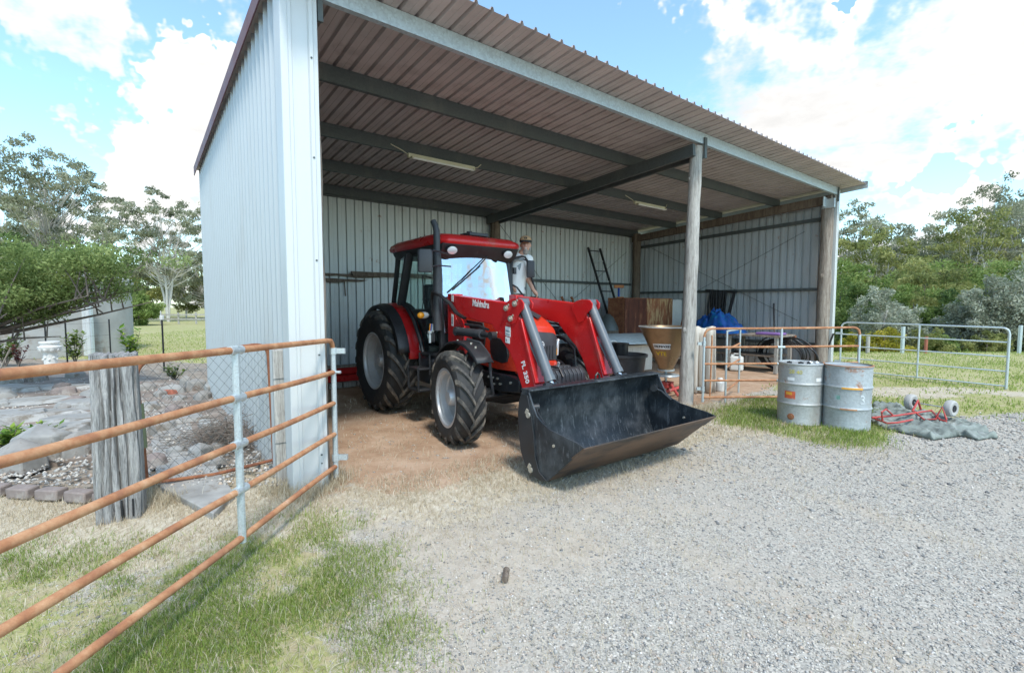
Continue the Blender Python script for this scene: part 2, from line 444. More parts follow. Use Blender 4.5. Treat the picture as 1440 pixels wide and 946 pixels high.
def zones(x, y):
    u = (x - SL[0]) * SU[0] + (y - SL[1]) * SU[1]; v = (x - SL[0]) * SV[0] + (y - SL[1]) * SV[1]
    nb = fbm(x, y, .9, 3) - .5; nf = fbm(x, y, 3.1, 5) - .5
    inside = sm(-.5, .2, v + nb * .9) * sm(-.1, .15, u) * sm(13.2, 12.5, u) * sm(6.6, 6.2, v)
    dirt = np.maximum(inside, .85 * sm(-1.15, -.35, v + nb * 1.1) * sm(.2, .8, u) * sm(6.3, 5.2, u) * (v < 6.2))
    green = poly_in(x, y, LAWN, .4) * (.02 + 1.05 * (nb + .5) + 1.3 * nf)
    green = np.maximum(green, poly_in(x, y, DRUMG, .25) * .95)
    rf = sm(-.35, .35, y - (7.0 + (x - 5.2) * .17) + nb * .8) * sm(5.0, 5.6, x) * (1 - inside)     # field on the right
    patch = sm(.7, .1, np.abs(y - (9.4 + (x - 8) * -.05) + nb * 1.5)) * sm(5.5, 6.5, x)
    green = np.maximum(green, rf * (1 - .75 * patch))
    left = sm(-1.55, -2.0, x - .25 * nb) * (1 - inside) * sm(3.4, 4.1, y + nb)
    far = np.maximum(sm(14.2, 15.2, y + nb * 2 + .12 * (x + 9)) * sm(-3.5, -5, x), sm(19, 21, y))
    green = np.maximum(green, far)
    dry = np.maximum(poly_in(x, y, APRON, .55) * .9, poly_in(x, y, LEFTDRY, .25)) * (1 - .55 * inside)
    dry = np.maximum(dry, np.maximum(rf * patch, .5 * poly_in(x, y, DRUMG, .5)))
    soil = left * (1 - far)
    dust = poly_in(x, y, DUST, .9) * (.68 + 1.2 * nb + .6 * nf)
    xl = (x - .052) * .597 - (y - 6.486) * .802; yl = (x - .052) * .802 + (y - 6.486) * .597 + .04 * xl * xl * .25
    trk = np.exp(-((np.abs(yl) - .9) / .2) ** 2) * sm(1.9, 2.8, xl) * sm(9, 6, xl) * (.35 + 1.1 * (nb + .5)); dust = np.maximum(dust, .62 * trk)
    return dict(dust=np.clip(dust, 0, 1), dirt=dirt, green=green, dry=dry, soil=soil, inside=inside)


def gz(x, y):
    x = np.asarray(x, float); y = np.asarray(y, float)
    z = -.17 * np.maximum(0, y - 17.5) * sm(4, 9, x)
    z = np.maximum(z, -5)
    z = z + .022 * (fbm(x, y, .8, 11) - .5) * sm(1, 3, np.hypot(x, y)) * (1 - .5 * sm(30, 60, y))
    return z - .012


def gzf(x, y): return float(gz(np.array([x]), np.array([y]))[0])


K = 5.6; NX = 430; NY = 400
tx = np.linspace(-1, 1, NX); gx = 260 * np.sinh(K * tx) / math.sinh(K)
ty = np.linspace(-.62, 1, NY); gy = 4 + 330 * np.sinh(K * ty) / math.sinh(K)
GX, GY = np.meshgrid(gx, gy); fx_, fy_ = GX.ravel(), GY.ravel()
gv = np.stack([fx_, fy_, gz(fx_, fy_)], 1)
ii = (np.arange(NY - 1)[:, None] * NX + np.arange(NX - 1)[None]).ravel()
gf = np.stack([ii, ii + 1, ii + NX + 1, ii + NX], 1)
gme = np_mesh('ground', gv, gf, smooth=True)
Z = zones(fx_, fy_)
for k in ('dirt', 'green', 'dry', 'soil', 'dust'):
    a = gme.attributes.new('z_' + k, 'FLOAT', 'POINT'); a.data.foreach_set('value', Z[k].astype(np.float32))
m, q, b = newmat('yard ground'); P = q.pos()
vc = q.vor(95, P, 'Color'); vb = q.n('ShaderNodeRGBToBW', Color=vc).outputs[0]
vc2 = q.vor(38, P, 'Color'); vb2 = q.n('ShaderNodeRGBToBW', Color=vc2).outputs[0]
grav = q.ramp(vb, [(.12, (.21, .195, .17)), (.35, (.37, .345, .30)), (.6, (.47, .44, .385)), (.8, (.55, .50, .425)), (.95, (.68, .64, .57))])
grav = q.mix(q.mr(vb2, .80, .84, 0, .55), grav, (.36, .30, .25)); grav = q.mix(q.mr(q.noise(.8, P, 5, .65), .40, .66, 0, .65), grav, (.46, .41, .345))
nfine = q.noise(26, P, 4, .75); nmid = q.noise(7, P, 5, .7)
dirtc = q.ramp(q.noise(2.2, P, 5, .7), [(.28, (.33, .205, .13)), (.5, (.46, .315, .215)), (.72, (.57, .42, .31))])
dirtc = q.mix(q.mr(nfine, .58, .72, 0, .6), dirtc, (.30, .20, .13))
dryc = q.ramp(q.noise(30, q.map(P, (1, .35, 1), rot=(0, 0, .6)), 4, .75), [(.3, (.33, .26, .18)), (.48, (.51, .44, .33)), (.68, (.66, .60, .49))])
greenc = q.ramp(nfine, [(.3, (.20, .21, .07)), (.5, (.33, .34, .12)), (.72, (.48, .45, .22))])
greenc = q.mix(q.mr(q.noise(.35, P, 4, .65), .45, .68, 0, .55), greenc, (.48, .43, .25)); greenc = q.mix(q.mr(nmid, .46, .60, 0, .75), greenc, (.46, .38, .25))
soilc = q.ramp(nmid, [(.3, (.17, .13, .10)), (.5, (.30, .25, .20)), (.72, (.46, .42, .36))])
def zw(name, sc, amp, lo=.38, hi=.62):
    n = nmid
    return q.mr(q.m('ADD', q.attr('z_' + name), q.m('MULTIPLY', q.m('SUBTRACT', n, .5), amp)), lo, hi)
c = q.mix(zw('soil', 5, .8), grav, soilc)
c = q.mix(q.m('MULTIPLY', zw('dust', 4, 1.0, .2, .8), .75), c, q.ramp(nmid, [(.3, (.40, .33, .255)), (.7, (.57, .50, .41))]))
c = q.mix(zw('dry', 6, 1.7, .3, .75), c, dryc)
c = q.mix(zw('dirt', 4, 1.1), c, dirtc)
c = q.mix(zw('green', 7, 1.5), c, greenc)
q.set(b, 'Base Color', c); b.inputs['Roughness'].default_value = .95; b.inputs['Specular IOR Level'].default_value = .15
hgt = q.m('ADD', q.m('MULTIPLY', nfine, .7), q.m('MULTIPLY', vb, .5))
q.set(b, 'Normal', q.bump(hgt, .55, .012))
ground = link('ground', gme, m); tag(ground, kind='structure')


# ------------------------------------------------------------------ loose stones on the gravel
def scatter(n, x0, x1, y0, y1, fn, pw=1.6):
    """random ground points, denser near the camera, kept with probability fn"""
    out = []
    got = 0
    while got < n:
        k = n * 3
        d = y0 * (y1 / y0) ** (rng.random(k) ** 1.0); x = x0 + (x1 - x0) * rng.random(k)
        w = np.abs(x) < d * 1.3 + .5
        x, d = x[w], d[w]
        keep = rng.random(len(x)) < fn(x, d) * np.clip((2.2 / d) ** (pw - 1), 0, 1)
        out.append(np.stack([x[keep], d[keep]], 1)); got += keep.sum()
        if len(out) > 60: break
    return np.concatenate(out)[:n]


def f_grav(x, y):
    z = zones(x, y)
    return np.clip(1 - 1.2 * z['green'] - .5 * z['dust'] - .85 * z['dry'] - 1.1 * z['dirt'] - z['soil'], 0, 1) + .06 * (z['dry'] > .3)


pts = scatter(70000, -3, 12, 1.25, 10, f_grav, 1.9); n = len(pts)
base = np.array([(1, 0, 0), (-1, 0, 0), (0, 1, 0), (0, -1, 0), (0, 0, 1), (0, 0, -.6)], float)
of = np.array([(0, 2, 4), (2, 1, 4), (1, 3, 4), (3, 0, 4), (2, 0, 5), (1, 2, 5), (3, 1, 5), (0, 3, 5)])
sz = .0042 + .0082 * rng.random(n) ** 2.0; big = rng.random(n) < .03; sz[big] *= 1.8
sz *= np.clip(pts[:, 1] / 4, .8, 1.7)
sc = rng.uniform(.6, 1.35, (n, 6, 1)) * base[None] * np.stack([rng.uniform(.8, 1.5, n), rng.uniform(.7, 1.2, n), rng.uniform(.45, .8, n)], 1)[:, None]
th = rng.random(n) * 6.28; cs, sn = np.cos(th)[:, None], np.sin(th)[:, None]
sx_ = sc[..., 0] * cs - sc[..., 1] * sn; sy_ = sc[..., 0] * sn + sc[..., 1] * cs
zz = gz(pts[:, 0], pts[:, 1])
vv = np.stack([pts[:, None, 0] + sx_ * sz[:, None], pts[:, None, 1] + sy_ * sz[:, None], zz[:, None] + sc[..., 2] * sz[:, None] + sz[:, None] * .15], 2).reshape(-1, 3)
ff = (of[None] + (np.arange(n) * 6)[:, None, None]).reshape(-1, 3)
me = np_mesh('gravel', vv, ff, np.repeat(rng.random(n), 8))
m, q, b = newmat('gravel stones')
q.set(b, 'Base Color', q.ramp(q.attr('tint'), [(0, (.17, .17, .165)), (.25, (.34, .325, .305)), (.55, (.48, .455, .41)), (.78, (.58, .52, .44)), (.9, (.44, .33, .25)), (1, (.74, .71, .67))])); b.inputs['Roughness'].default_value = .9
tag(link('gravel', me, m), 'loose pale blue grey gravel stones over the yard', 'gravel', kind='stuff')


# ------------------------------------------------------------------ grass blades and straw
def blades(name, pts, h, w, lean, tint, material, label, cat='grass'):
    n = len(pts); th = rng.random(n) * 6.28; z0 = gz(pts[:, 0], pts[:, 1])
    hh = h * rng.uniform(.45, 1.25, n); ln = lean * rng.uniform(.2, 1.3, n) * hh; la = rng.random(n) * 6.28
    ww = w * rng.uniform(.6, 1.3, n) * np.clip(pts[:, 1] / 3.0, 1, 3)
    dx, dy = np.cos(th) * ww, np.sin(th) * ww; lx, ly = np.cos(la) * ln, np.sin(la) * ln
    zc = np.sqrt(np.maximum(hh ** 2 - np.minimum(ln, hh * .97) ** 2, (hh * .12) ** 2))
    x, y = pts[:, 0], pts[:, 1]
    v = np.stack([np.stack([x - dx, y - dy, z0], 1), np.stack([x + dx, y + dy, z0], 1),
                  np.stack([x + lx * .4 + dx * .7, y + ly * .4 + dy * .7, z0 + zc * .62], 1), np.stack([x + lx * .4 - dx * .7, y + ly * .4 - dy * .7, z0 + zc * .62], 1),
                  np.stack([x + lx, y + ly, z0 + zc], 1)], 1).reshape(-1, 3)
    b0 = (np.arange(n) * 5)[:, None]
    f = np.concatenate([b0 + np.array([[0, 1, 2]]), b0 + np.array([[0, 2, 3]]), b0 + np.array([[3, 2, 4]])], 0)
    me = np_mesh(name, v, f, np.concatenate([tint] * 3))
    return tag(link(name, me, material), label, cat, kind='stuff')


M['grass'] = leaf_mat('green grass', [(.11, .17, .03), (.24, .33, .07), (.38, .44, .12), (.56, .53, .27)], .35)
M['straw'] = leaf_mat('dry straw', [(.28, .20, .12), (.46, .37, .24), (.60, .52, .38), (.70, .64, .52)], .2)


def f_lawn(x, y): return poly_in(x, y, LAWN, .45) ** 1.3 * np.clip((fbm(x, y, 2.3, 21) - .36) * 3.6, .06, 1)


p_ = scatter(70000, -5, .5, 1.2, 4.6, f_lawn, 1.2)
t_ = np.clip(.40 + .5 * (fbm(p_[:, 0], p_[:, 1], 1.3, 31) - .4) + rng.normal(0, .20, len(p_)), 0, 1)
blades('grass', p_, .046, .0017, .85, t_, M['grass'], 'short green lawn grass in front of the rusty gate')
p_ = scatter(15000, 2.5, 6.5, 5.2, 9, lambda x, y: poly_in(x, y, DRUMG, .3) * np.clip((fbm(x, y, 1.5, 41) - .2) * 2.5, .1, 1), 1.0)
blades('grass', p_, .075, .0018, .6, np.clip(rng.normal(.42, .2, len(p_)), 0, 1), M['grass'], 'longer green grass growing round the two steel drums')
p_ = scatter(26000, 5.0, 24, 6.5, 20, lambda x, y: np.clip(zones(x, y)['green'], 0, 1) * (x > 5.2) * (poly_in(x, y, DRUMG, .2) < .5) * np.clip((fbm(x, y, .9, 43) - .15) * 2, .1, 1), 1.0)
blades('grass', p_, .06, .003, .6, np.clip(rng.normal(.55, .18, len(p_)), 0, 1), M['grass'], 'thin green paddock grass on the right beyond the yard')
p_ = scatter(16000, -22, -4, 12.5, 40, lambda x, y: np.clip(zones(x, y)['green'], 0, 1), 1.0)
blades('grass', p_, .07, .004, .6, np.clip(rng.normal(.5, .18, len(p_)), 0, 1), M['grass'], 'mown green grass of the far left paddock')
def f_dry(x, y):
    z = zones(x, y); return np.clip(z['dry'] - .8 * z['inside'] - .5 * poly_in(x, y, LAWN, .1), 0, 1) * np.clip((fbm(x, y, 2.2, 51) - .25) * 3, .08, 1)
p_ = scatter(42000, -6, 6, 1.7, 9, f_dry, 1.2)
blades('straw', p_, .06, .0014, 1.0, np.clip(rng.normal(.55, .22, len(p_)), 0, 1), M['straw'], 'matted dry straw along the front of the shed', 'dry grass')
p_ = scatter(30000, -4, 5, 1.3, 9, lambda x, y: poly_in(x, y, LAWN, .3) * .8 + .5 * np.clip(zones(x, y)['dirt'] * .35, 0, 1) + .5 * zones(x, y)['dust'] + .15 * (f_grav(x, y) > .5) * (fbm(x, y, .7, 77) > .55), 1.0)
blades('straw', p_, .07, .0013, 1.05, np.clip(rng.normal(.6, .22, len(p_)), 0, 1), M['straw'], 'stray straw stalks lying on lawn, dirt and gravel', 'dry grass')
# straw tufts at the feet of posts
tuft = [GP(*p) for p in [(455, 690), (470, 684), (385, 690), (400, 692), (205, 705), (240, 705), (215, 690), (985, 578), (1000, 575), (965, 577), (440, 700), (420, 700), (480, 672)]]
tp = np.concatenate([np.array([[t.x, t.y]]) + rng.normal(0, .07, (260, 2)) for t in tuft])
blades('straw', tp, .15, .0014, .85, np.clip(rng.normal(.55, .2, len(tp)), 0, 1), M['straw'], 'tufts of long dry grass at the feet of the posts', 'dry grass')

# ================================================================== the shed (local frame: x along the front, y to the back)
UC, UR, D = 6.44, 12.55, 6.1
def roof_z(v): return 4.575 - .058 * v
shed = empty('machinery_shed', (SL[0], SL[1], 0), SA)
tag(shed, 'open fronted corrugated steel machinery shed on round timber posts', 'shed')


def sheet_mesh(name, o, along, normal, ups, n=4, pitch=.1905, rib=.038):
    """trapezoid-ribbed sheet; ups(s) gives the two end points offsets (low, high) as vectors"""
    o = Vector(o); al = Vector(along); no = Vector(normal); prof = []
    for i in range(n):
        s0 = i * pitch
        for ds, h in ((0, 0), (.055, 0), (.060, .004), (.065, 0), (.128, 0), (.142, rib), (.163, rib), (.177, 0)): prof.append((s0 + ds, h))
    prof.append((n * pitch, 0)); b = MB(); vs = []
    for s, h in prof:
        lo, hi = ups(s); vs += [o + al * s + no * h + Vector(lo), o + al * s + no * h + Vector(hi)]
    b.add(vs, [(2 * i, 2 * i + 2, 2 * i + 3, 2 * i + 1) for i in range(len(prof) - 1)])
    return b.mesh(name, 0, False)


W = 4 * .1905
M['wall_r'] = zinc_mat('darker zincalume side wall', (.50, .535, .555), .03, .4, .35, .42, 160, .03)  # same sheeting as the back wall, in a darker tone
# left wall, ribs outward (-x)
for i in range(8):
    me = sheet_mesh('wall_sheet', (0, i * W + .02, 0), (0, 1, 0), (-1, 0, 0), lambda s, v0=i * W + .02: ((0, 0, -.03), (0, 0, roof_z(v0 + s) - .035)))
    link('wall_sheet', me, M['wall'], shed)
# back wall
for i in range(17):
    nn = 4 if i < 16 else 2
    me = sheet_mesh('wall_sheet', (.02 + i * W, D, 0), (1, 0, 0), (0, 1, 0), lambda s: ((0, 0, .02), (0, 0, roof_z(D) - .03)), nn)
    link('wall_sheet', me, M['wall_in'], shed)
RW = 12.68
for i in range(8):
    me = sheet_mesh('wall_sheet', (RW, i * W + .02, 0), (0, 1, 0), (1, 0, 0), lambda s, v0=i * W + .02: ((0, 0, .02), (0, 0, roof_z(v0 + s) - .12)))
    link('wall_sheet', me, M['wall_r'], shed)
# roof
r0 = None
for i in range(17):
    u0 = -.05 + i * W
    if r0 is None: r0 = sheet_mesh('roof_sheet', (0, 0, 0), (1, 0, 0), (0, 0, 1), lambda s: ((0, -.53, roof_z(-.53)), (0, 6.3, roof_z(6.3))))
    o = link('roof_sheet', r0, M['roof'], shed); o.location = (u0, 0, 0)
UE = -.05 + 17 * W
# screws on the left wall
b = MB()
for zz in (1.15, 2.52, 3.75):
    for k in range(31): b.disc((-.031 - .028 * 0, .172 + k * .1905, zz), .007, (1, 0, 0), 6, .006)
for k in range(31):
    b.disc((-.031, .172 + k * .1905, roof_z(k * .19) - .18), .007, (1, 0, 0), 6, .006)
tag(b.build('screw_row', M['purlin'], shed, fix=False), kind='stuff')
# barge cappings
def barge(u, w, mt_):
    b = MB(); z0, z1 = roof_z(-.56), roof_z(6.33)
    for (a0, a1, c0, c1) in ((u - .012, u, -.10, .06), (u, u + w, .045, .06)):
        b.add([(a0, -.56, z0 + c0), (a1, -.56, z0 + c0), (a1, 6.33, z1 + c0), (a0, 6.33, z1 + c0), (a0, -.56, z0 + c1), (a1, -.56, z0 + c1), (a1, 6.33, z1 + c1), (a0, 6.33, z1 + c1)],
              [(0, 3, 2, 1), (4, 5, 6, 7), (0, 1, 5, 4), (1, 2, 6, 5), (2, 3, 7, 6), (3, 0, 4, 7)])
    return b.build('barge_capping', mt_, shed)
barge(-.085, .10, M['barge']); o = barge(UE + .02, -.09, M['galv']); o['label'] = 'grey galvanised right hand barge capping'
# flashings
def strip(poly, z0, z1, name, mt_):
    b = MB(); vs = []
    for (x, y) in poly: vs += [(x, y, z0), (x, y, z1 if not callable(z1) else z1(y))]
    b.add(vs, [(2 * i, 2 * i + 2, 2 * i + 3, 2 * i + 1) for i in range(len(poly) - 1)])
    return b.build(name, mt_, shed, smooth=0, fix=False)
strip([(-.036, .17), (-.036, -.03), (-.03, -.036), (.02, -.036), (.026, -.048), (.05, -.048), (.056, -.036), (.185, -.036), (.195, -.058), (.225, -.058), (.235, -.036), (.27, -.036), (.272, .02)], -.02, 4.5, 'corner_flashing', M['flash'])
strip([(12.60, .03), (12.60, -.036), (12.66, -.036), (12.665, -.05), (12.69, -.05), (12.695, -.036), (12.745, -.036), (12.745, .15)], -.02, 4.52, 'corner_flashing', M['flash'])
b = MB(); b.tube([(.135 + .075, -.062, .25), (.135 + .075, -.058, .25)], .008, 6)
for zz in (.33, 1.25, 2.1, 3.0, 3.85): b.disc((.21, -.061, zz), .009, (0, 1, 0), 6, .008)
tag(b.build('screw_row', M['purlin'], shed, fix=False), kind='stuff')


def cprof(depth=.19, fl=.065, t=.006, flip=1):
    return [(0, 0), (fl * flip, 0), (fl * flip, .018), ((fl - t) * flip, .018), ((fl - t) * flip, t), (t * flip, t), (t * flip, depth - t), ((fl - t) * flip, depth - t), ((fl - t) * flip, depth - .018), (fl * flip, depth - .018), (fl * flip, depth), (0, depth)]
def purlin(v, u0, u1, mt_, name, depth=.19, flip=1, dz=0):
    b = MB(); zt = roof_z(v) - .006 + dz - depth
    b.prism([(v + a, zt + c) for a, c in cprof(depth, flip=flip)], u0, u1, 'yz')
    return b.build(name, mt_, shed, smooth=0)
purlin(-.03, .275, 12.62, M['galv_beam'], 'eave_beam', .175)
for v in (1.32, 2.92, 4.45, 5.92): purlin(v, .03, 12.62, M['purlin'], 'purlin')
# posts
def post(pts, rs, mt_, name='post', n=14, knots=()):
    b = MB(); path = []; rad = []
    k = 14
    for i in range(k + 1):
        t = i / k; p = Vector(pts[0]).lerp(Vector(pts[1]), t); r = rs[0] * (1 - t) + rs[1] * t
        p += Vector((random.uniform(-1, 1), random.uniform(-1, 1), 0)) * r * .07; path.append(p); rad.append(r * random.uniform(.95, 1.05))
    b.tube(path, rad, n)
    for (t, a) in knots:
        p = Vector(pts[0]).lerp(Vector(pts[1]), t); r = rs[0] * (1 - t) + rs[1] * t
        b.sphere(p + Vector((math.cos(a), math.sin(a), 0)) * r * .8, r * .38, 8, 6, (1, 1, 1.4))
    return b.build(name, mt_, shed)
post([(.235, .11, -.05), (.215, .11, 4.42)], (.105, .10), M['post_b'])
post([(6.36, .08, -.05), (6.50, .08, 4.36)], (.118, .10), M['post'], knots=[(.88, 2.6), (.62, -.4), (.3, 3)])
post([(12.40, .12, -.05), (12.44, .12, 4.05)], (.145, .14), M['post_b'], knots=[(.6, 3)])
post([(6.55, 5.9, -.05), (6.55, 5.9, 4.1)], (.15, .13), M['timber'])
post([(12.46, 5.85, -.05), (12.46, 5.85, 4.1)], (.14, .13), M['timber'])
post([(.2, 5.9, -.05), (.2, 5.9, 4.1)], (.13, .12), M['timber'])
def rafter(u, mt_, w, h, name='rafter', dz=.2):
    b = MB(); a = Vector((u, .02, roof_z(0) - dz - h / 2)); e = Vector((u, 5.98, roof_z(6) - dz - h / 2)); b.bar(a, e, w, h); return b.build(name, mt_, shed, .006)
rafter(UC - .09, M['purlin'], .07, .2); rafter(UC + .16, M['purlin'], .05, .2)
o = rafter(12.42, M['timber'], .12, .2); o['label'] = 'rough brown timber rafter along the right wall'
rafter(.2, M['timber'], .1, .18)
b = MB(); b.box((12.3, .05, 4.16), (.05, .26, .22)); b.box((12.30, .12, 4.2), (.3, .02, .24)); b.build('bracket', M['galv'], shed, .004)
b = MB(); b.box((UC + .135, -.045, 4.33), (.07, .03, .34)); b.build('bracket', M['purlin'], shed, .004)
b = MB(); b.box((12.585, -.055, 4.40), (.03, .03, .34)); b.build('bracket', M['purlin'], shed, .004)
b = MB(); b.box((.31, .0, 4.36), (.05, .03, .3)); b.build('bracket', M['purlin'], shed, .004)
# girts
def girt(a, e, w=.06, h=.075, mt_=None, name='girt'):
    b = MB(); b.bar(a, e, w, h); return b.build(name, mt_ or M['purlin'], shed, .004)
girt((5.4, D - .06, 2.42), (12.4, D - .06, 2.40)); girt((RW - .05, .2, 2.10), (RW - .05, 5.9, 2.12)); girt((RW - .05, .2, 3.86), (RW - .05, 5.9, 3.66), .05, .09)
girt((.3, D - .06, 4.06), (12.4, D - .06, 4.06), .06, .1); girt((.06, .2, 2.45), (.06, 5.9, 2.45)); girt((.06, .2, 1.1), (.06, 5.9, 1.1))
girt((5.4, D - .06, .9), (12.4, D - .06, .9)); girt((RW - .05, .2, .7), (RW - .05, 5.9, .7))
# broken boards of the left back bay
b = MB()
b.prism([(.5, 2.40), (2.5, 2.38), (3.35, 2.40), (3.4, 2.33), (2.9, 2.30), (2.45, 2.34), (1.8, 2.30), (.5, 2.31)], D - .07, D - .03, 'xz'); b.build('broken_board', M['timber'], shed)
b = MB(); b.prism([(.5, 2.29), (1.7, 2.285), (3.1, 2.26), (2.95, 2.22), (2.6, 2.225), (2.5, 2.19), (1.9, 2.2), (.5, 2.19)], D - .11, D - .075, 'xz'); b.build('broken_board', M['timber'], shed)
b = MB(); b.prism([(2.7, 2.44), (5.2, 2.45), (5.2, 2.35), (2.75, 2.34)], D - .12, D - .08, 'xz'); b.build('broken_board', M['timber'], shed)
b = MB(); b.tube([(2.58, D - .03, 2.25), (2.6, D - .03, 1.9)], .012, 5); b.build('dark_stain_strip', M['timber'], shed)
# bracing rods
for a, e in [((6.8, D - .03, 3.9), (9.5, D - .03, 1.35)), ((12.2, D - .03, 3.5), (8.6, D - .03, 1.2)), ((RW - .02, 5.4, 3.6), (RW - .02, .8, 1.3)), ((RW - .02, .7, 3.6), (RW - .02, 5.4, 1.3))]:
    MB().tube([a, e], .006, 5).build('brace_wire', M['purlin'], shed)
# ragged end of the roof screws / wall plate blocks
b = MB(); b.box((2.3, D - .12, .33), (4.2, .14, .10)); b.build('sole_plate', M['timber'], shed, .008)

def s2w(u, v, z=0): return Vector((SL[0] + u * SU[0] + v * SV[0], SL[1] + u * SU[1] + v * SV[1], z))

# fluorescent fittings on the purlin
for i, (u0, u1, lab) in enumerate([(2.55, 3.85, 'cream twin fluorescent light fitting above the tractor cab'), (8.45, 9.65, 'cream fluorescent light fitting right of the middle post')]):
    o = empty('light_fitting', s2w((u0 + u1) / 2, 2.86, roof_z(2.9) - .21), SA); tag(o, lab, 'light', 'lights under the roof')
    L_ = u1 - u0
    MB().box((0, 0, -.045), (L_, .07, .07)).build('housing', M['fluoro'], o, .008)
    MB().tube([(-L_ / 2 + .05, -.075, -.095), (L_ / 2 - .05, -.075, -.095)], .016, 8).build('tube', M['plaster'], o)
    MB().box((-L_ / 2 + .05, -.05, -.085), (.03, .1, .03)).box((L_ / 2 - .05, -.05, -.085), (.03, .1, .03)).build('lamp_holder', M['fluoro'], o)
    MB().tube([(-L_ / 2, 0, -.03), (-L_ / 2 - .08, .02, .02), (-L_ / 2 - .25, .06, .09), (-L_ / 2 - .3, .08, .12)], .008, 5).tube([(L_ / 2, 0, -.03), (L_ / 2 + .1, .02, .0), (L_ / 2 + .2, .06, .08)], .008, 5).build('cable', M['fluoro'], o)

# ================================================================== tractor (local frame: x forward, y to its left, z up; front axle at x = 0)
TH = .64
T = empty('tractor', (.052, 6.486, 0), TH - math.pi / 2)
tag(T, 'red cab tractor with front loader and black bucket parked in the shed', 'tractor')
RX = Matrix.Rotation(-math.pi / 2, 4, 'X')
def t2w(x, y, z=0): return Vector((.052 + x * math.sin(TH) + y * math.cos(TH), 6.486 - x * math.cos(TH) + y * math.sin(TH), z))


def wheel_meshes(Rr, w, rr, nl, sweep, lh, lt):
    h = w / 2; pr = [(rr - .01, -h * .78), (rr + .03, -h * .90), (rr + (Rr - rr) * .45, -h * 1.04), (Rr - lh - .055, -h * 1.02), (Rr - lh - .018, -h * .90), (Rr - lh - .004, -h * .55), (Rr - lh, 0)]
    pr = pr + [(r, -y) for r, y in pr[-2::-1]]
    ty_ = MB().lathe(pr, 56, RX, True).mesh('tyre', 40)
    lg = MB()
    for s in (-1, 1):
        for k in range(nl):
            a0 = 2 * math.pi * (k + (.5 if s > 0 else 0)) / nl; vs = []; ns = 6
            for i in range(ns + 1):
                t = i / ns; y = s * (-.012 + t * (h * 1.0 + .012)); a = a0 + sweep * t ** .85
                rb = Rr - lh - .012 - (.03 * max(0, (t - .72) / .28) ** 1.5); rt = Rr - (.040 * max(0, (t - .75) / .25) ** 1.6)
                wt = lt * (.5 + .12 * t); wb = wt * 1.35
                for (r_, da) in ((rb, -wb / Rr), (rt, -wt / Rr), (rt, wt / Rr), (rb, wb / Rr)):
                    vs.append((r_ * math.cos(a + da), y, r_ * math.sin(a + da)))
            # run down the shoulder
            a = a0 + sweep * 1.06; wt = lt * .62
            for (r_, da, yy) in ((Rr - lh - .075, -wt / Rr, 1.02), (Rr - .085, -wt / Rr, 1.075), (Rr - .085, wt / Rr, 1.075), (Rr - lh - .075, wt / Rr, 1.02)):
                vs.append((r_ * math.cos(a + da), s * h * yy, r_ * math.sin(a + da)))
            ns += 1
            fs = [(i * 4 + j, i * 4 + j + 1, i * 4 + 5 + j, i * 4 + 4 + j) for i in range(ns) for j in range(3)] + [(0, 3, 2, 1), (ns * 4, ns * 4 + 1, ns * 4 + 2, ns * 4 + 3)]
            lg.add(vs, fs)
    lug = lg.mesh('tread', 30)
    return ty_, lug


def rim_mesh(rr, w, dish):
    h = w / 2
    pr = [(rr + .022, -h * .84), (rr + .022, -h * .88), (rr + .005, -h * .90), (rr - .012, -h * .85), (rr - .018, -h * .70), (rr - .045, -h * .62), (rr - .05, -h * .2), (rr - .075, -h * .12), (rr - .08, dish), (rr - .14, dish + .03), (rr * .52, dish + .02), (rr * .48, dish - .03), (rr * .36, dish - .035), (rr * .34, dish - .05), (.001, dish - .05)]
    b = MB().lathe(pr, 48, RX)
    b.lathe([(rr + .02, h * .85), (rr - .03, h * .8), (rr - .05, -h * .1), (rr - .06, -h * .1)], 48, RX)
    for k in range(8):
        a = k * math.pi / 4; b.disc((rr * .42 * math.cos(a), dish - .045, rr * .42 * math.sin(a)), .016, (0, 1, 0), 6, .03)
    return b.mesh('rim', 40)


def put_wheel(x, y, Rr, meshes, rim, s, steer=0):
    hub = MB().lathe([(.001, -.12), (.08, -.12), (.10, -.09), (.11, 0), (.13, .02), (.13, .1), (.001, .1)], 20, RX).build('wheel', M['rim'], T)
    hub.location = (x, y, Rr - .012); hub.rotation_euler = (0, 0, steer); hub.scale = (1, s, 1)
    for nm, me, mt_ in (('tyre', meshes[0], M['tyre']), ('tread', meshes[1], M['lug']), ('rim', rim, M['rim'])): link(nm, me, mt_, hub)
    hub.rotation_euler[1] = random.uniform(0, 1)
    return hub


fm = wheel_meshes(.578, .34, .345, 16, .50, .036, .050); fr = rim_mesh(.345, .34, .06)
rm = wheel_meshes(.815, .46, .44, 19, .46, .045, .062); rr_ = rim_mesh(.44, .46, .08)
put_wheel(0, -.92, .578, fm, fr, 1, R(-9)); put_wheel(0, .92, .578, fm, fr, -1, R(-9))
put_wheel(-2.41, -.87, .815, rm, rr_, 1); put_wheel(-2.41, .87, .815, rm, rr_, -1)

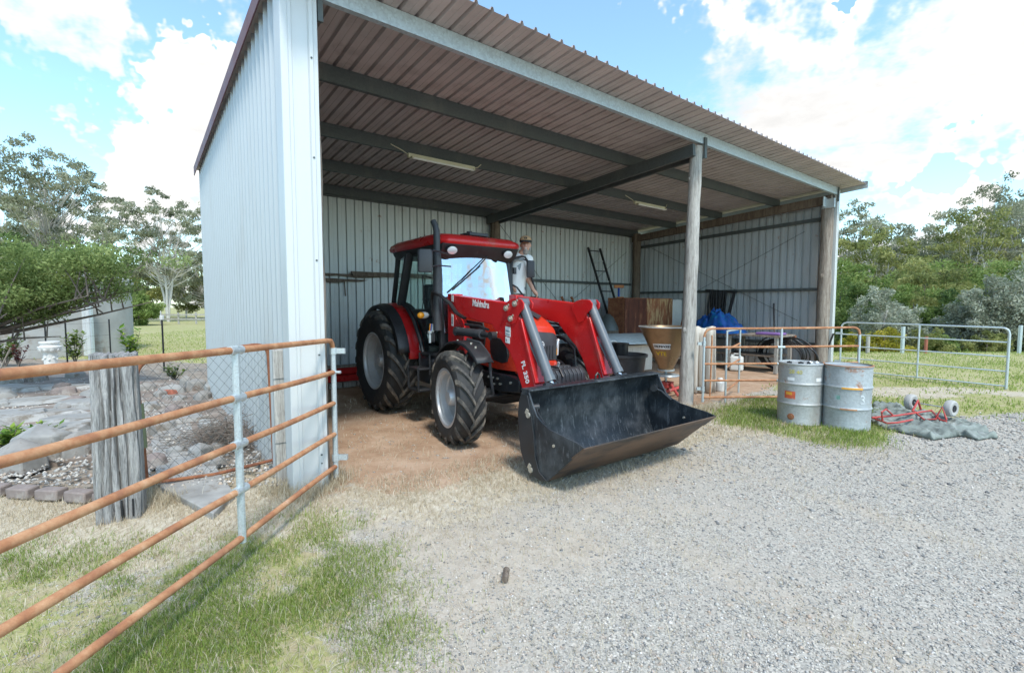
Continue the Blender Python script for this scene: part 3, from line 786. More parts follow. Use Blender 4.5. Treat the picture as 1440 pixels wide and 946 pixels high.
# chassis
b = MB(); b.box((-.35, 0, .72), (1.6, .44, .36)); b.box((-1.55, 0, .78), (1.3, .52, .5)); b.box((-2.45, 0, .85), (.7, .7, .5)); b.tube([(-2.41, -.75, .8), (-2.41, .75, .8)], .15, 12)
b.box((-.35, -.26, .8), (.5, .12, .22)); b.tube([(-.9, -.3, .62), (-.2, -.3, .62)], .06, 10); b.box((-2.9, 0, .6), (.35, .5, .12)); b.box((-3.0, -.35, .55), (.7, .06, .08)); b.box((-3.0, .35, .55), (.7, .06, .08))
b.build('chassis', M['black'], T, .012)
b = MB(); b.tube([(0, -.80, .56), (0, -.5, .55), (0, -.2, .52), (0, .2, .52), (0, .5, .55), (0, .80, .56)], [.085, .085, .13, .13, .085, .085], 14)
for s in (-1, 1): b.tube([(0, s * .70, .40), (0, s * .70, .76)], .075, 12); b.tube([(.16, s * .66, .55), (.16, s * .1, .55)], .022, 8)
b.build('front_axle', M['black'], T)
b = MB()
for s in (-1, 1): b.tube([(-.9, s * .44, .58), (-1.0, s * .62, .56), (-1.35, s * .62, .56)], .03, 8)
b.build('stabiliser_bar', M['black'], T)
# steps and fuel tank below the cab
for s in (-1, 1):
    MB().box((-1.18, s * .56, .75), (.62, .34, .40)).build('fuel_tank', M['plastic'], T, .05, seg=3)
    b = MB(); b.box((-1.15, s * .86, .50), (.34, .22, .03)); b.box((-1.15, s * .86, .80), (.34, .22, .03))
    for dx in (-.16, .16): b.box((-1.15 + dx, s * .96, .66), (.02, .03, .36)); b.box((-1.15 + dx, s * .78, .86), (.02, .03, .30))
    b.build('step', M['black'], T, .006)

# loader subframe, masts
for s in (-1, 1):
    b = MB(); y0, y1 = sorted((s * .37, s * .45))
    b.prism([(-.85, 1.02), (-.4, 1.02), (-.2, .84), (.48, .84), (.66, .80), (.66, .66), (.3, .62), (-.3, .66), (-.85, .72)], y0, y1); b.build('loader_subframe', M['black'], T, .008)
    b = MB()
    for (x, z) in [(.02, .78), (.12, .78), (.22, .78), (.14, .70), (.28, .72), (.50, .76), (-.3, .80), (-.5, .92), (-.6, .92)]: MB().disc((x, s * .455, z), .016, (0, 1, 0), 6, .03).build('bolt', M['pin'], T)
    b = MB(); y0, y1 = sorted((s * .46, s * .60))
    b.prism([(-.79, 1.86), (-.60, 1.85), (-.56, 1.52), (-.42, 1.40), (-.36, 1.30), (-.36, 1.0), (-.78, .95)], y0, y1); b.build('loader_mast', M['red'], T, .01)
    MB().prism([(-.52, 1.56), (-.40, 1.57), (-.26, 1.36), (-.32, 1.32)], s * .615 - .012, s * .615 + .012).build('mast_gusset', M['red'], T, .003)
ARM = [(-.75, 1.85), (.60, 1.728), (.68, 1.70), (.75, 1.655), (.80, 1.60), (.84, 1.57), (.875, 1.53), (1.02, 1.15), (1.15, .79), (1.33, .36), (1.33, .27), (1.25, .22), (1.16, .27), (.94, .70), (.76, 1.03), (.66, 1.16), (.46, 1.32), (.345, 1.42), (.31, 1.46), (-.17, 1.52), (-.57, 1.585), (-.77, 1.60)]
for s in (-1, 1):
    y0, y1 = sorted((s * .48, s * .60))
    arm = MB().prism(ARM, y0, y1).build('loader_arm', M['red'], T, .012, seg=2)
    b = MB(); b.prism([(.872, 1.54), (.905, 1.55), (1.172, .86), (1.145, .84)], s * .54 - .075, s * .54 + .075); b.build('front_flange', M['red'], arm, .006)
    b = MB()
    for yy in (s * .605, s * .475): b.prism([(.56, 1.70), (.66, 1.75), (.76, 1.775), (.90, 1.765), (.95, 1.72), (.94, 1.66), (.86, 1.60), (.80, 1.50), (.70, 1.47), (.62, 1.60)], yy - .008, yy + .008)
    b.build('knuckle_plate', M['red'], arm, .004)
    b = MB()
    for (x, z) in [(.635, 1.665), (.80, 1.715), (.72, 1.545), (.40, 1.335), (-.41, 1.355), (1.26, .30)]:
        b.disc((x, s * .622, z), .034, (0, 1, 0), 14, .03); b.disc((x, s * .640, z), .017, (0, 1, 0), 10, .02); b.box((x + .03, s * .618, z + .03), (.04, .012, .02), (0, -.7, 0))
    b.build('pivot_pin', M['pin'], arm)
    b = MB(); b.tube([(-.40, s * .655, 1.355), (.16, s * .655, 1.345)], .055, 16); b.tube([(.1, s * .655, 1.345), (.18, s * .655, 1.345)], .06, 16); b.disc((-.41, s * .655, 1.355), .06, (0, 1, 0), 14, .09)
    c_ = b.build('lift_cylinder', M['plastic'], T)
    MB().tube([(.18, s * .655, 1.345), (.40, s * .655, 1.335)], .034, 12).disc((.40, s * .655, 1.335), .05, (0, 1, 0), 14, .07).build('rod', M['black'], c_)
    MB().tube([(-.25, s * .64, 1.45), (.1, s * .64, 1.44), (.28, s * .63, 1.40)], .016, 8).build('steel_line', M['black'], c_)
    P0 = Vector((.845, s * .54, 1.72)); P1 = Vector((1.345, s * .54, .86)); dd = (P1 - P0)
    b = MB(); b.tube([P0 + dd * .03, P0 + dd * .95], .056, 18); b.tube([P0 + dd * .91, P0 + dd * .965], .062, 18); b.tube([P0 + Vector((0, -.07, 0)), P0 + Vector((0, .07, 0))], .058, 16)
    c_ = b.build('tilt_cylinder', M['cyl'], T)
    MB().tube([P0 + dd * .96, P1], .03, 12).build('rod', M['chrome'], c_)
    off = Vector((-.075, 0, -.04))
    MB().tube([P0 + dd * .08 + off + Vector((0, .03, 0)), P0 + dd * .5 + off + Vector((0, .03, 0)), P0 + dd * .86 + off], .012, 8).tube([P0 + dd * .08 + off - Vector((0, .03, 0)), P0 + dd * .45 + off - Vector((0, .03, 0)), P0 + dd * .75 + off], .012, 8).build('steel_line', M['cyl'], c_)
    MB().disc(P1, .03, (0, 1, 0), 12, .2).prism([(1.30, .80), (1.345, .90), (1.39, .87), (1.36, .74), (1.36, .30), (1.30, .25), (1.22, .28)], s * .47 - .01, s * .47 + .01).build('bucket_link', M['black'], T)
MB().tube([(1.08, -.48, .66), (1.08, .48, .66)], .07, 14).build('cross_tube', M['red'], T)

# lettering and stickers on the near arm
FY = -.6022
Mx = frame((.06, FY, 1.712), (1, 0, -.085), (.085, 0, 1))
text_mesh('lettering', 'Mahindra', .118, Mx, M['decal'], T, .0034, sx=.86)
text_mesh('lettering', 'FL 350', .090, frame((.965, FY - .001, .955), (.36, 0, -.93), (.93, 0, .36)), M['decal'], T, .003, sx=1.05)
def sticker(x0, z0, x1, z1, mt_, y=-.6075, sk=0):
    MB().prism([(x0, z0), (x1, z0 - .01), (x1 + sk, z1 - .01), (x0 + sk, z1)], y - .0015, y + .0015).build('sticker', mt_, T)
sticker(.60, 1.345, .70, 1.455, M['decal']); sticker(.60, 1.265, .685, 1.335, M['decal']); sticker(.612, 1.36, .688, 1.375, M['decalgrey'], -.6105); sticker(.612, 1.395, .688, 1.415, M['decalgrey'], -.6105)
sticker(.61, 1.47, .705, 1.50, M['cartred']); sticker(.615, 1.285, .64, 1.315, M['decalgrey'], -.6105)
sticker(-.655, 1.755, -.595, 1.845, M['decal'], -.6125); sticker(-.66, 1.42, -.60, 1.58, M['decal'], -.6125); sticker(-.645, 1.45, -.615, 1.55, M['decalgrey'], -.615)

# bucket
SH = [(1.445, .865), (1.40, .765), (1.38, .645), (1.39, .42), (1.43, .245), (1.50, .12), (1.60, .052), (1.72, .038), (1.83, .062)]
LIPP = (2.305, .49)
SIDE = SH + [LIPP, (2.20, .515), (2.06, .53), (1.86, .556), (1.74, .60), (1.665, .65), (1.615, .73), (1.575, .80), (1.545, .862)]
mb_, qb, bb = newmat('scratched bucket steel'); co = qb.coord('Object')
n1 = qb.noise(7, qb.map(co, (3, 5, .7), rot=(.35, .0, .1)), 7, .78, .6); n2 = qb.noise(3, co, 6, .65)
cc = qb.mix(qb.mr(n1, .53, .68, 0, .6), (.022, .028, .034), (.21, .235, .255)); cc = qb.mix(qb.mr(n2, .42, .68, 0, .55), cc, (.13, .14, .15))
qb.set(bb, 'Base Color', cc); bb.inputs['Metallic'].default_value = .25; qb.set(bb, 'Roughness', qb.mr(n2, .3, .7, .32, .6))
M['bucket'] = mb_
M['worn'] = mat('worn rusty steel', (.14, .088, .06), .55, .3, .35, 3, (.035, .033, .033), 3.5, (.46, .66), .2, 30, stretch=(1, .3, 1))
M['worn_in'] = mat('dusty worn steel', (.38, .41, .43), .45, .4, .2, 3, (.10, .11, .12), 4, (.5, .7), .2, 30, stretch=(1, .3, 1))
W2 = 1.0
inn = [(x + .018 * nx, z + .018 * nz) for (x, z), (nx, nz) in zip(SH, [(1, 0), (1, 0), (1, 0), (1, .05), (.95, .3), (.75, .65), (.35, .93), (0, 1), (-.4, .9)])]
bk = MB().prism(SH + inn[::-1], -W2, W2).build('bucket', M['bucket'], T)
MB().prism([(1.83, .062), (LIPP[0] - .1, LIPP[1] - .094), (LIPP[0] - .112, LIPP[1] - .082), (1.824, .080)], -W2, W2).build('floor_plate', M['worn'], bk)
MB().prism([(1.835, .0815), (2.19, .399), (2.187, .402), (1.832, .0845)], -W2 + .02, W2 - .02).build('floor_liner', M['worn_in'], bk)
MB().prism([(LIPP[0] - .14, LIPP[1] - .136), (LIPP[0], LIPP[1] - .012), (LIPP[0] - .004, LIPP[1]), (LIPP[0] - .155, LIPP[1] - .122)], -W2 - .02, W2 + .02).build('cutting_edge', M['worn'], bk, .002)
for s in (-1, 1):
    y0, y1 = sorted((s * (W2 - .002), s * (W2 + .016)))
    sp = MB().prism(SIDE, y0, y1).build('side_plate', M['bucket'], bk, .003)
    y0, y1 = sorted((s * (W2 + .017), s * (W2 + .027)))
    MB().prism([(1.45, .83), (1.405, .75), (1.39, .64), (1.40, .42), (1.44, .25), (1.51, .13), (1.61, .06), (1.72, .045), (1.82, .07), (1.72, .12), (1.66, .25), (1.64, .45), (1.60, .64), (1.54, .83)], y0, y1).build('wear_plate', M['black'], sp, .003)
    b = MB()
    for (x, z, r_) in [(1.56, .64, .028), (1.60, .11, .028)]: b.disc((x, s * (W2 + .03), z), r_, (0, 1, 0), 12, .02); b.box((x - .02, s * (W2 + .03), z + .03), (.035, .016, .05), (0, .5, 0))
    b.disc((1.92, s * (W2 + .018), .42), .014, (0, 1, 0), 8, .02); b.disc((1.92, s * (W2 - .01), .40), .012, (0, 1, 0), 8, .02)
    b.build('side_bolt', M['pin'], sp)
    MB().tube([(1.53, s * (W2 - .03), .70), (1.56, s * (W2 - .10), .70)], .04, 12).tube([(1.56, s * (W2 - .08), .70), (1.62, s * (W2 - .03), .67), (1.75, s * (W2 - .015), .58)], .012, 7).build('hook', M['black'], bk)
MB().prism([(1.43, .862), (1.555, .862), (1.555, .878), (1.53, .884), (1.43, .884)], -W2 - .016, W2 + .016).build('top_rail', M['bucket'], bk, .004)
MB().tube([(1.49, -.03, .885), (1.49, -.03, .93), (1.49, .0, .955), (1.49, .03, .93), (1.49, .03, .885)], .011, 7).build('chain_hook', M['black'], bk)
for s in (-1, 1): MB().prism([(1.35, .70), (1.378, .70), (1.372, .60), (1.378, .42), (1.40, .32), (1.30, .2), (1.24, .28), (1.30, .40)], s * .62 - .01, s * .62 + .01).prism([(1.35, .70), (1.378, .70), (1.372, .60), (1.378, .42), (1.40, .32), (1.30, .2), (1.24, .28), (1.30, .40)], s * .44 - .01, s * .44 + .01).build('bucket_bracket', M['black'], bk)

# hood
def ring(x, w, zb, zt, r):
    pts = [(x, -w, zb)]
    for k in range(7):
        a = math.pi - k * math.pi / 12; pts.append((x, -w + r + r * math.cos(a), zt - r * .75 + r * .75 * math.sin(a)))
    return pts + [(x, 0, zt + .02)] + [(p[0], -p[1], p[2]) for p in pts[::-1]]
def loft(rings, cap=True):
    b = MB(); n = len(rings[0]); vs = [p for r_ in rings for p in r_]
    fs = [(i * n + j, i * n + j + 1, (i + 1) * n + j + 1, (i + 1) * n + j) for i in range(len(rings) - 1) for j in range(n - 1)]
    if cap: fs += [tuple(range(n)), tuple(range((len(rings) - 1) * n, len(rings) * n))]
    return b.add(vs, fs)
hs = [(-.92, .40, .95, 1.70, .16), (-.6, .40, .93, 1.70, .16), (-.2, .385, .90, 1.665, .16), (.1, .37, .88, 1.60, .15), (.3, .355, .88, 1.51, .14), (.42, .33, .88, 1.435, .13), (.47, .30, .88, 1.39, .12)]
hood = loft([ring(*a) for a in hs]).build('hood', M['orange'], T, smooth=50)
b = loft([ring(.44, .315, 1.00, 1.352, .09), ring(.505, .285, 1.0, 1.338, .09), ring(.52, .25, 1.0, 1.325, .08)]).build('grille', M['plastic'], hood, smooth=50)
MB().disc((.527, 0, 1.20), .048, (1, 0, 0), 24, .012).build('emblem_ring', M['decal'], b)
MB().disc((.532, 0, 1.20), .037, (1, 0, 0), 24, .012).build('emblem_field', M['plastic'], b)
MB().tube([(.54, -.02, 1.18), (.54, -.012, 1.215), (.54, 0, 1.222), (.54, .012, 1.215), (.54, .02, 1.18)], .006, 6).tube([(.54, -.03, 1.20), (.54, .03, 1.20)], .005, 6).build('emblem_mark', M['decal'], b)
b2 = MB()
for k in range(9): b2.box((.523, -.2 + k * .05, 1.10), (.008, .008, .17))
b2.build('grille_slat', M['black'], b)
for s in (-1, 1):
    hl = MB().prism([(s * .255, 1.03), (s * .325, 1.05), (s * .335, 1.27), (s * .30, 1.22), (s * .262, 1.12)], .455, .50, 'yz').build('headlight', M['lens'], hood, .01)
    MB().prism([(s * .262, 1.05), (s * .29, 1.06), (s * .29, 1.14), (s * .266, 1.11)], .50, .508, 'yz').build('lamp_lens', M['amber'], hl)
    yv = s * .3735
    MB().prism([(-.10, 1.27), (.0, 1.30), (.2, 1.27), (.30, 1.20), (.33, 1.08), (.30, .99), (.2, .965), (.02, .985), (-.06, 1.08)], s * .356 - .022, s * .356 + .022).build('side_grille', M['black'], hood, .008)
    MB().prism([(-.62, 1.50), (-.2, 1.47), (-.14, 1.30), (-.2, 1.05), (-.62, 1.08)], s * .388 - .015, s * .388 + .015).build('side_panel', M['black'], hood, .008)
    MB().add([(.0, s * .07, 1.662), (.0, s * .24, 1.640), (.25, s * .235, 1.558), (.36, s * .09, 1.525)], [(0, 1, 2, 3)]).build('top_vent', M['plastic'], hood)
loft([ring(.40, .31, .85, 1.0, .05), ring(.52, .285, .86, .985, .05), ring(.55, .22, .87, .97, .04)]).build('nose_bumper', M['orange'], hood, smooth=50)
# front weights
for k in range(11):
    yk = -.33 + k * .066
    MB().prism([(.50, .66), (.86, .66), (.93, .70), (.96, .78), (.95, .87), (.90, .925), (.78, .93), (.77, .90), (.70, .90), (.69, .935), (.56, .935), (.50, .90)], yk - .027, yk + .027).build('front_weight', M['plastic'], T, .008)
MB().box((.62, 0, .80), (.22, .74, .14)).box((.45, 0, .70), (.3, .6, .2)).build('weight_bracket', M['black'], T, .008)
MB().tube([(.60, -.05, .96), (.72, -.06, .965), (.9, -.03, .95), (.97, -.03, .85)], .012, 7).tube([(.48, -.22, 1.02), (.60, -.2, 1.05), (.66, -.1, .97)], .014, 7).build('cable', M['hosem'], T)
MB().tube([(.50, -.14, 1.08), (.56, -.10, 1.06), (.62, -.08, 1.0)], .016, 7).build('plug', M['decal'], T)
MB().box((.80, .04, .965), (.03, .02, .09), (0, .3, 0)).build('tag_plate', M['galv'], T)

# front mudguards
for s in (-1, 1):
    b = MB(); vs = []; n = 12
    for i in range(n + 1):
        a = R(150 - i * (108 / n)); r_ = .69
        for (rr2, yy) in ((r_ - .03, .70), (r_, .715), (r_, .93), (r_ - .03, .945)): vs.append((rr2 * math.cos(a), s * yy, .573 + rr2 * math.sin(a)))
    b.add(vs, [(i * 4 + j, i * 4 + j + 1, i * 4 + 5 + j, i * 4 + 4 + j) for i in range(n) for j in range(3)])
    o = b.build('mudguard', M['black'], T, smooth=60); sm_ = o.modifiers.new('thick', 'SOLIDIFY'); sm_.thickness = .008
    MB().tube([(-.1, s * .70, 1.27), (.2, s * .70, 1.24), (.40, s * .70, 1.10), (.43, s * .70, .85), (.36, s * .62, .62)], .018, 8).build('guard_stay', M['plastic'], o)
    b = MB(); bs_ = 1
    for (x, z) in [(-.25, 1.218), (-.12, 1.252), (.2, 1.235), (.3, 1.195)]: MB().disc((x, s * .83, z), .014, (0, 0, 1), 6, .03).build('bolt', M['pin'], o)

# rear fenders
for s in (-1, 1):
    def arc(y0, y1, r0, r1, a0, a1, mt_, name, n=16, par=T, lip=0):
        b = MB(); vs = []
        for i in range(n + 1):
            a = R(a0 + (a1 - a0) * i / n)
            row = [(y0, r0 - .02), (y0, r0), ((y0 + y1) / 2, (r0 + r1) / 2 + .012), (y1, r1), (y1 + s * .012, r1 - .03 - lip)]
            for (yy, rr2) in row: vs.append((-2.41 + rr2 * math.cos(a), yy, .80 + rr2 * math.sin(a)))
        b.add(vs, [(i * 5 + j, i * 5 + j + 1, i * 5 + 6 + j, i * 5 + 5 + j) for i in range(n) for j in range(4)])
        o = b.build(name, mt_, par, smooth=50); k = o.modifiers.new('thick', 'SOLIDIFY'); k.thickness = .01; return o
    fo = arc(s * .60, s * .84, .935, .925, 112, 6, M['red'], 'rear_fender')
    arc(s * .845, s * 1.0, .93, .90, 128, 12, M['black'], 'rubber_edge', par=fo, lip=.03)
    arc(s * .53, s * .60, .955, .94, 112, 0, M['black'], 'inner_edge', par=fo)
    MB().prism([(-1.502, 1.16), (-1.475, 1.16), (-1.475, 1.02), (-1.49, 1.02)], s * .68 - .02, s * .68 + .02).build('reflector', M['decal'], fo)

# cab
def mir(b, f):
    for s in (-1, 1): f(s)
for s in (-1, 1):
    MB().bar((-.86, s * .64, .98), (-1.04, s * .61, 2.50), .07, .08, (0, 1, 0)).build('front_pillar', M['black'], T, .012)
    MB().bar((-1.99, s * .76, 1.70), (-1.78, s * .70, 2.50), .06, .13, (0, 1, 0)).build('door_pillar', M['black'], T, .012)
    MB().bar((-2.52, s * .66, 1.70), (-2.36, s * .63, 2.50), .06, .07, (0, 1, 0)).build('rear_pillar', M['black'], T, .012)
    # lower door frame following the fender
    MB().tube([(-1.99, s * .75, 1.74), (-1.78, s * .755, 1.66), (-1.56, s * .75, 1.48), (-1.38, s * .74, 1.2), (-1.30, s * .73, 1.0)], .03, 8).tube([(-1.30, s * .73, .99), (-.88, s * .69, .99)], .035, 8).build('door_sill', M['black'], T)
    MB().add([(-2.48, s * .66, 1.78), (-2.36, s * .635, 2.46), (-1.84, s * .705, 2.46), (-2.02, s * .745, 1.78)], [(0, 1, 2, 3)]).build('side_window', M['glass'], T)
MB().add([(-1.90, -.742, 1.74), (-1.74, -.70, 2.46), (-1.07, -.635, 2.46), (-.90, -.68, 1.02), (-1.28, -.72, 1.02), (-1.36, -.73, 1.2), (-1.54, -.74, 1.48), (-1.76, -.745, 1.66)], [tuple(range(8))]).build('door_glass', M['glass'], T)
MB().add([(-2.53, -.64, 1.6), (-2.53, .64, 1.6), (-2.38, .61, 2.46), (-2.38, -.61, 2.46)], [(0, 1, 2, 3)]).build('rear_window', M['glass'], T)
b = MB(); vs = []; ny, nzz = 12, 8
for i in range(nzz + 1):
    t = i / nzz
    for j in range(ny + 1):
        e = -1 + 2 * j / ny; hw = .615 - .035 * t
        vs.append((-.845 - .175 * t + .07 * (1 - e * e), e * hw, 1.30 + 1.18 * t))
b.add(vs, [(i * (ny + 1) + j, i * (ny + 1) + j + 1, (i + 1) * (ny + 1) + j + 1, (i + 1) * (ny + 1) + j) for i in range(nzz) for j in range(ny)]).build('windscreen', M['wind'], T, smooth=60)
MB().tube([(-.90, .14, 2.42), (-.80, -.16, 2.18), (-.80, -.50, 1.93)], .009, 6).tube([(-.80, -.05, 2.27), (-.79, -.52, 1.91)], .012, 6).build('wiper', M['black'], T)
# cab roof: stacked rounded outlines
def rrect(x0, x1, y, r, z, n=6):
    pts = []
    for (cx, cy, a0) in ((x1 - r, y - r, 0), (x0 + r, y - r, 90), (x0 + r, -y + r, 180), (x1 - r, -y + r, 270)):
        for k in range(n + 1): a = R(a0 + 90 * k / n); pts.append((cx + r * math.cos(a), cy + r * math.sin(a), z))
    return pts
def stack(levels):
    b = MB(); rings = [rrect(*l) for l in levels]; n = len(rings[0]); vs = [p for r_ in rings for p in r_]
    fs = [(i * n + j, i * n + (j + 1) % n, (i + 1) * n + (j + 1) % n, (i + 1) * n + j) for i in range(len(rings) - 1) for j in range(n)] + [tuple(range(n)), tuple(range((len(rings) - 1) * n, len(rings) * n))]
    return b.add(vs, fs)
rf_ = stack([(-2.50, -.86, .70, .16, 2.545), (-2.58, -.80, .735, .18, 2.56), (-2.60, -.78, .75, .18, 2.60), (-2.58, -.80, .735, .18, 2.65), (-2.50, -.90, .67, .2, 2.705), (-2.3, -1.1, .52, .2, 2.74), (-1.9, -1.4, .25, .2, 2.752)]).build('cab_roof', M['red'], T, smooth=50)
stack([(-2.46, -.95, .66, .14, 2.44), (-2.50, -.86, .70, .15, 2.50), (-2.52, -.84, .71, .15, 2.548)]).build('roof_lining', M['black'], rf_, smooth=50)
b = MB(); b.prism([(-.98, 2.36), (-.86, 2.46), (-.80, 2.56), (-.86, 2.56), (-1.02, 2.46)], -.66, .66); b.build('visor', M['black'], rf_, .01)
for yy in (-.50, .47):
    l_ = MB().lathe([(.001, -.05), (.05, -.045), (.075, 0), (.08, .03), (.001, .035)], 20, frame((-.845, yy, 2.475), (0, 1, 0), (.35, 0, 1)) @ Matrix.Diagonal((1.15, .82, 1, 1))).build('work_light', M['black'], rf_)
    MB().lathe([(.001, .042), (.045, .040), (.068, .033)], 20, frame((-.845, yy, 2.475), (0, 1, 0), (.35, 0, 1)) @ Matrix.Diagonal((1.15, .82, 1, 1))).build('lamp_glass', M['lens'], l_)
MB().box((-1.2, .1, 2.765), (.3, .34, .05)).tube([(-1.2, -.02, 2.79), (-1.2, .06, 2.80)], .03, 10).build('roof_hatch', M['plastic'], rf_, .01)
MB().box((-1.9, -.46, 2.74), (.06, .05, .04)).tube([(-1.85, -.46, 2.72), (-1.8, -.5, 2.76)], .012, 6).tube([(-1.35, -.66, 2.62), (-1.35, -.66, 2.73)], .006, 5).build('aerial_base', M['black'], rf_)
# mirrors
for (x, y, s) in ((-.60, -1.02, -1),):
    o = stack([(-.045, .045, .085, .03, 0), (-.05, .05, .095, .03, .02), (-.05, .05, .098, .035, .27), (-.04, .04, .085, .03, .295)]).build('mirror', M['plastic'], T, smooth=60)
    o.location = (x - .02, y, 2.13); o.rotation_euler = (0, 0, R(-28))
    MB().tube([(.0, .0, .24), (-.12, .12, .30), (-.30, .34, .26)], .013, 7).tube([(.0, .02, .06), (-.1, .15, .10), (-.28, .34, .1)], .010, 7).build('mirror_arm', M['black'], o)
MB().tube([(-1.18, -.775, 1.72), (-1.17, -.785, 2.12), (-.98, -.74, 2.08)], .010, 6).build('grab_rail', M['black'], T)
# exhaust
b = MB(); b.tube([(-.82, -.74, 1.35), (-.82, -.74, 2.36)], .060, 18); b.tube([(-.82, -.74, 2.36), (-.82, -.74, 2.42), (-.82, -.74, 2.44)], [.060, .055, .044], 18)
ex = b.build('exhaust_stack', M['plastic'], T)
MB().tube([(-.82, -.74, 2.42), (-.82, -.74, 2.62), (-.825, -.742, 2.72), (-.845, -.752, 2.80), (-.875, -.765, 2.85)], [.047, .047, .045, .042, .042], 14, cap=False).build('tail_pipe', M['plastic'], ex)
# hydraulic hoses and couplers
hz = lambda *p: MB()
b = MB()
for k in range(3):
    dy = -.015 * k; b.tube([(-.90 + .01 * k, -.72 + dy, 1.45), (-.92, -.74 + dy, 1.62), (-.90, -.76 + dy, 1.78), (-.80, -.80 + dy, 1.86 + .015 * k), (-.66, -.76 + dy, 1.83), (-.54, -.68 + dy, 1.72), (-.42, -.66 + dy, 1.60), (-.24, -.64 + dy, 1.53)], .017, 8)
b.build('hydraulic_hose', M['hosem'], T)
for k, (mt_, dx) in enumerate([(M['amber'], -.035), (M['blue'], 0), (M['galv'], .035), (M['galv'], .07)]):
    MB().tube([(-.93 + dx, -.79, 1.20), (-.93 + dx, -.785, 1.34), (-.925 + dx * 1.1, -.775, 1.44)], .013, 8).build('coupler', mt_, T)
MB().box((-.86, -.80, 1.26), (.07, .05, .14)).build('valve_block', M['black'], T, .006)
MB().tube([(-.86, -.84, 1.18), (-.86, -.84, 1.33)], .018, 8).disc((-.86, -.84, 1.33), .032, (0, 0, 1), 10, .03).build('tap', M['galv'], T)
il = MB().sphere((0, 0, 0), .06, 14, 8, (.62, 1.5, .8)).build('indicator_lamp', M['lens'], T); il.location = (-1.01, -.86, 1.56)
MB().sphere((.012, -.045, 0), .054, 14, 8, (.72, 1.0, .86)).build('amber_lens', M['amber'], il)
MB().tube([(-.02, .05, -.02), (-.04, .16, -.03)], .012, 6).build('lamp_stalk', M['black'], il)
# interior
MB().box((-1.5, 0, .99), (1.3, 1.24, .06)).build('cab_floor', M['black'], T, .01)
b = MB(); b.box((-1.95, 0, 1.38), (.5, .52, .14)); b.box((-2.2, 0, 1.72), (.13, .5, .66), (0, -.15, 0)); b.box((-1.95, 0, 1.18), (.3, .3, .3)); b.build('seat', M['plastic'], T, .05, seg=3)
b = MB(); b.box((-1.08, 0, 1.42), (.26, .5, .5)); b.tube([(-1.12, 0, 1.6), (-1.36, 0, 1.78)], .03, 10); b.build('dashboard', M['black'], T, .03)
b = MB(); c0 = Vector((-1.37, 0, 1.79)); ax = Vector((-.55, 0, .83)); e1 = Vector((0, 1, 0)); e2 = ax.cross(e1)
b.tube([c0 + (e1 * math.cos(a) + e2 * math.sin(a)) * .20 for a in np.linspace(0, 2 * math.pi, 25)], .016, 7); b.tube([c0 - e1 * .2, c0 + e1 * .2], .014, 6); b.tube([c0, c0 + e2 * .2], .014, 6); b.build('steering_wheel', M['black'], T)
b = MB(); b.box((-1.9, -.5, 1.45), (.9, .18, .38)); b.box((-1.9, .5, 1.45), (.9, .18, .38)); b.build('side_console', M['black'], T, .03)
b = MB()
for k in range(5): b.tube([(-1.75 + k * .09, -.52, 1.6), (-1.73 + k * .09, -.50, 1.78)], .009, 6); b.sphere((-1.73 + k * .09, -.50, 1.79), .022, 8, 6)
b.build('control_lever', M['black'], T)
# open left door swung outward
b = MB(); X = -.98
b.tube([(X, .66, 1.36), (X, .66, 1.5), (X, .655, 2.30), (X, .675, 2.40), (X, .74, 2.445), (X, .86, 2.475), (X, .925, 2.47), (X, .965, 2.42), (X, 1.06, 2.15), (X, 1.19, 1.80), (X, 1.20, 1.66)], .018, 8)
b.tube([(X, 1.20, 1.66), (X, 1.10, 1.45), (X, .95, 1.30), (X, .66, 1.28)], .018, 8)
dr = b.build('open_door', M['black'], T)
MB().add([(X, .66, 1.29), (X, .655, 2.32), (X, .74, 2.44), (X, .92, 2.46), (X, 1.19, 1.78), (X, 1.19, 1.66), (X, .95, 1.31)], [tuple(range(7))]).build('door_pane', M['clear'], dr)
MB().tube([(X + .02, .66, 2.02), (X + .03, .74, 1.98), (X + .03, .86, 1.86), (X + .03, .885, 1.78), (X + .02, .82, 1.75)], .014, 7).box((X + .02, .70, 2.24), (.03, .05, .10)).box((X + .02, 1.11, 1.78), (.05, .13, .13)).build('door_handle', M['black'], dr)
o = stack([(-.03, .03, .07, .03, 0), (-.035, .035, .078, .03, .02), (-.035, .035, .075, .03, .25), (-.03, .03, .06, .03, .27)]).build('mirror', M['plastic'], T, smooth=60); o.location = (-.90, .975, 2.14); o.rotation_euler = (0, 0, R(-37)); o.scale = (1, .85, 1)
MB().tube([(0, 0, .24), (-.04, -.14, .30), (-.1, -.33, .29)], .012, 7).build('mirror_arm', M['black'], o)

# ================================================================== person standing in the cab doorway (tractor frame)
PB = Vector((-1.35, .66, 1.02))
person = empty('person', t2w(PB.x + .02, PB.y + .05, PB.z), TH - math.pi / 2)
tag(person, 'smiling bearded person in white T-shirt and tan cap leaning out of the tractor door', 'person')
F = Vector((.79, -.61, 0)); Lf = Vector((.61, .79, 0)); UPV = Vector((0, 0, 1))
def pv_(x, y, z): return Vector((x, y, z)) - PB
def capsule(b, pts, rs): 
    b.tube(pts, rs, 14)
    for p, r_ in zip(pts, rs): b.sphere(p, r_ * .99, 14, 8)
hip = pv_(-1.25, .83, 1.98); waist = pv_(-1.23, .85, 2.14); chest = pv_(-1.21, .89, 2.36); neck = pv_(-1.17, .93, 2.53); head = pv_(-1.125, .985, 2.685)
shL = chest + Lf * .175 + UPV * .085; shR = chest - Lf * .175 + UPV * .075
elL = pv_(-1.07, 1.00, 2.115); wrL = pv_(-.985, 1.035, 1.945); haL = pv_(-.965, 1.065, 1.90)
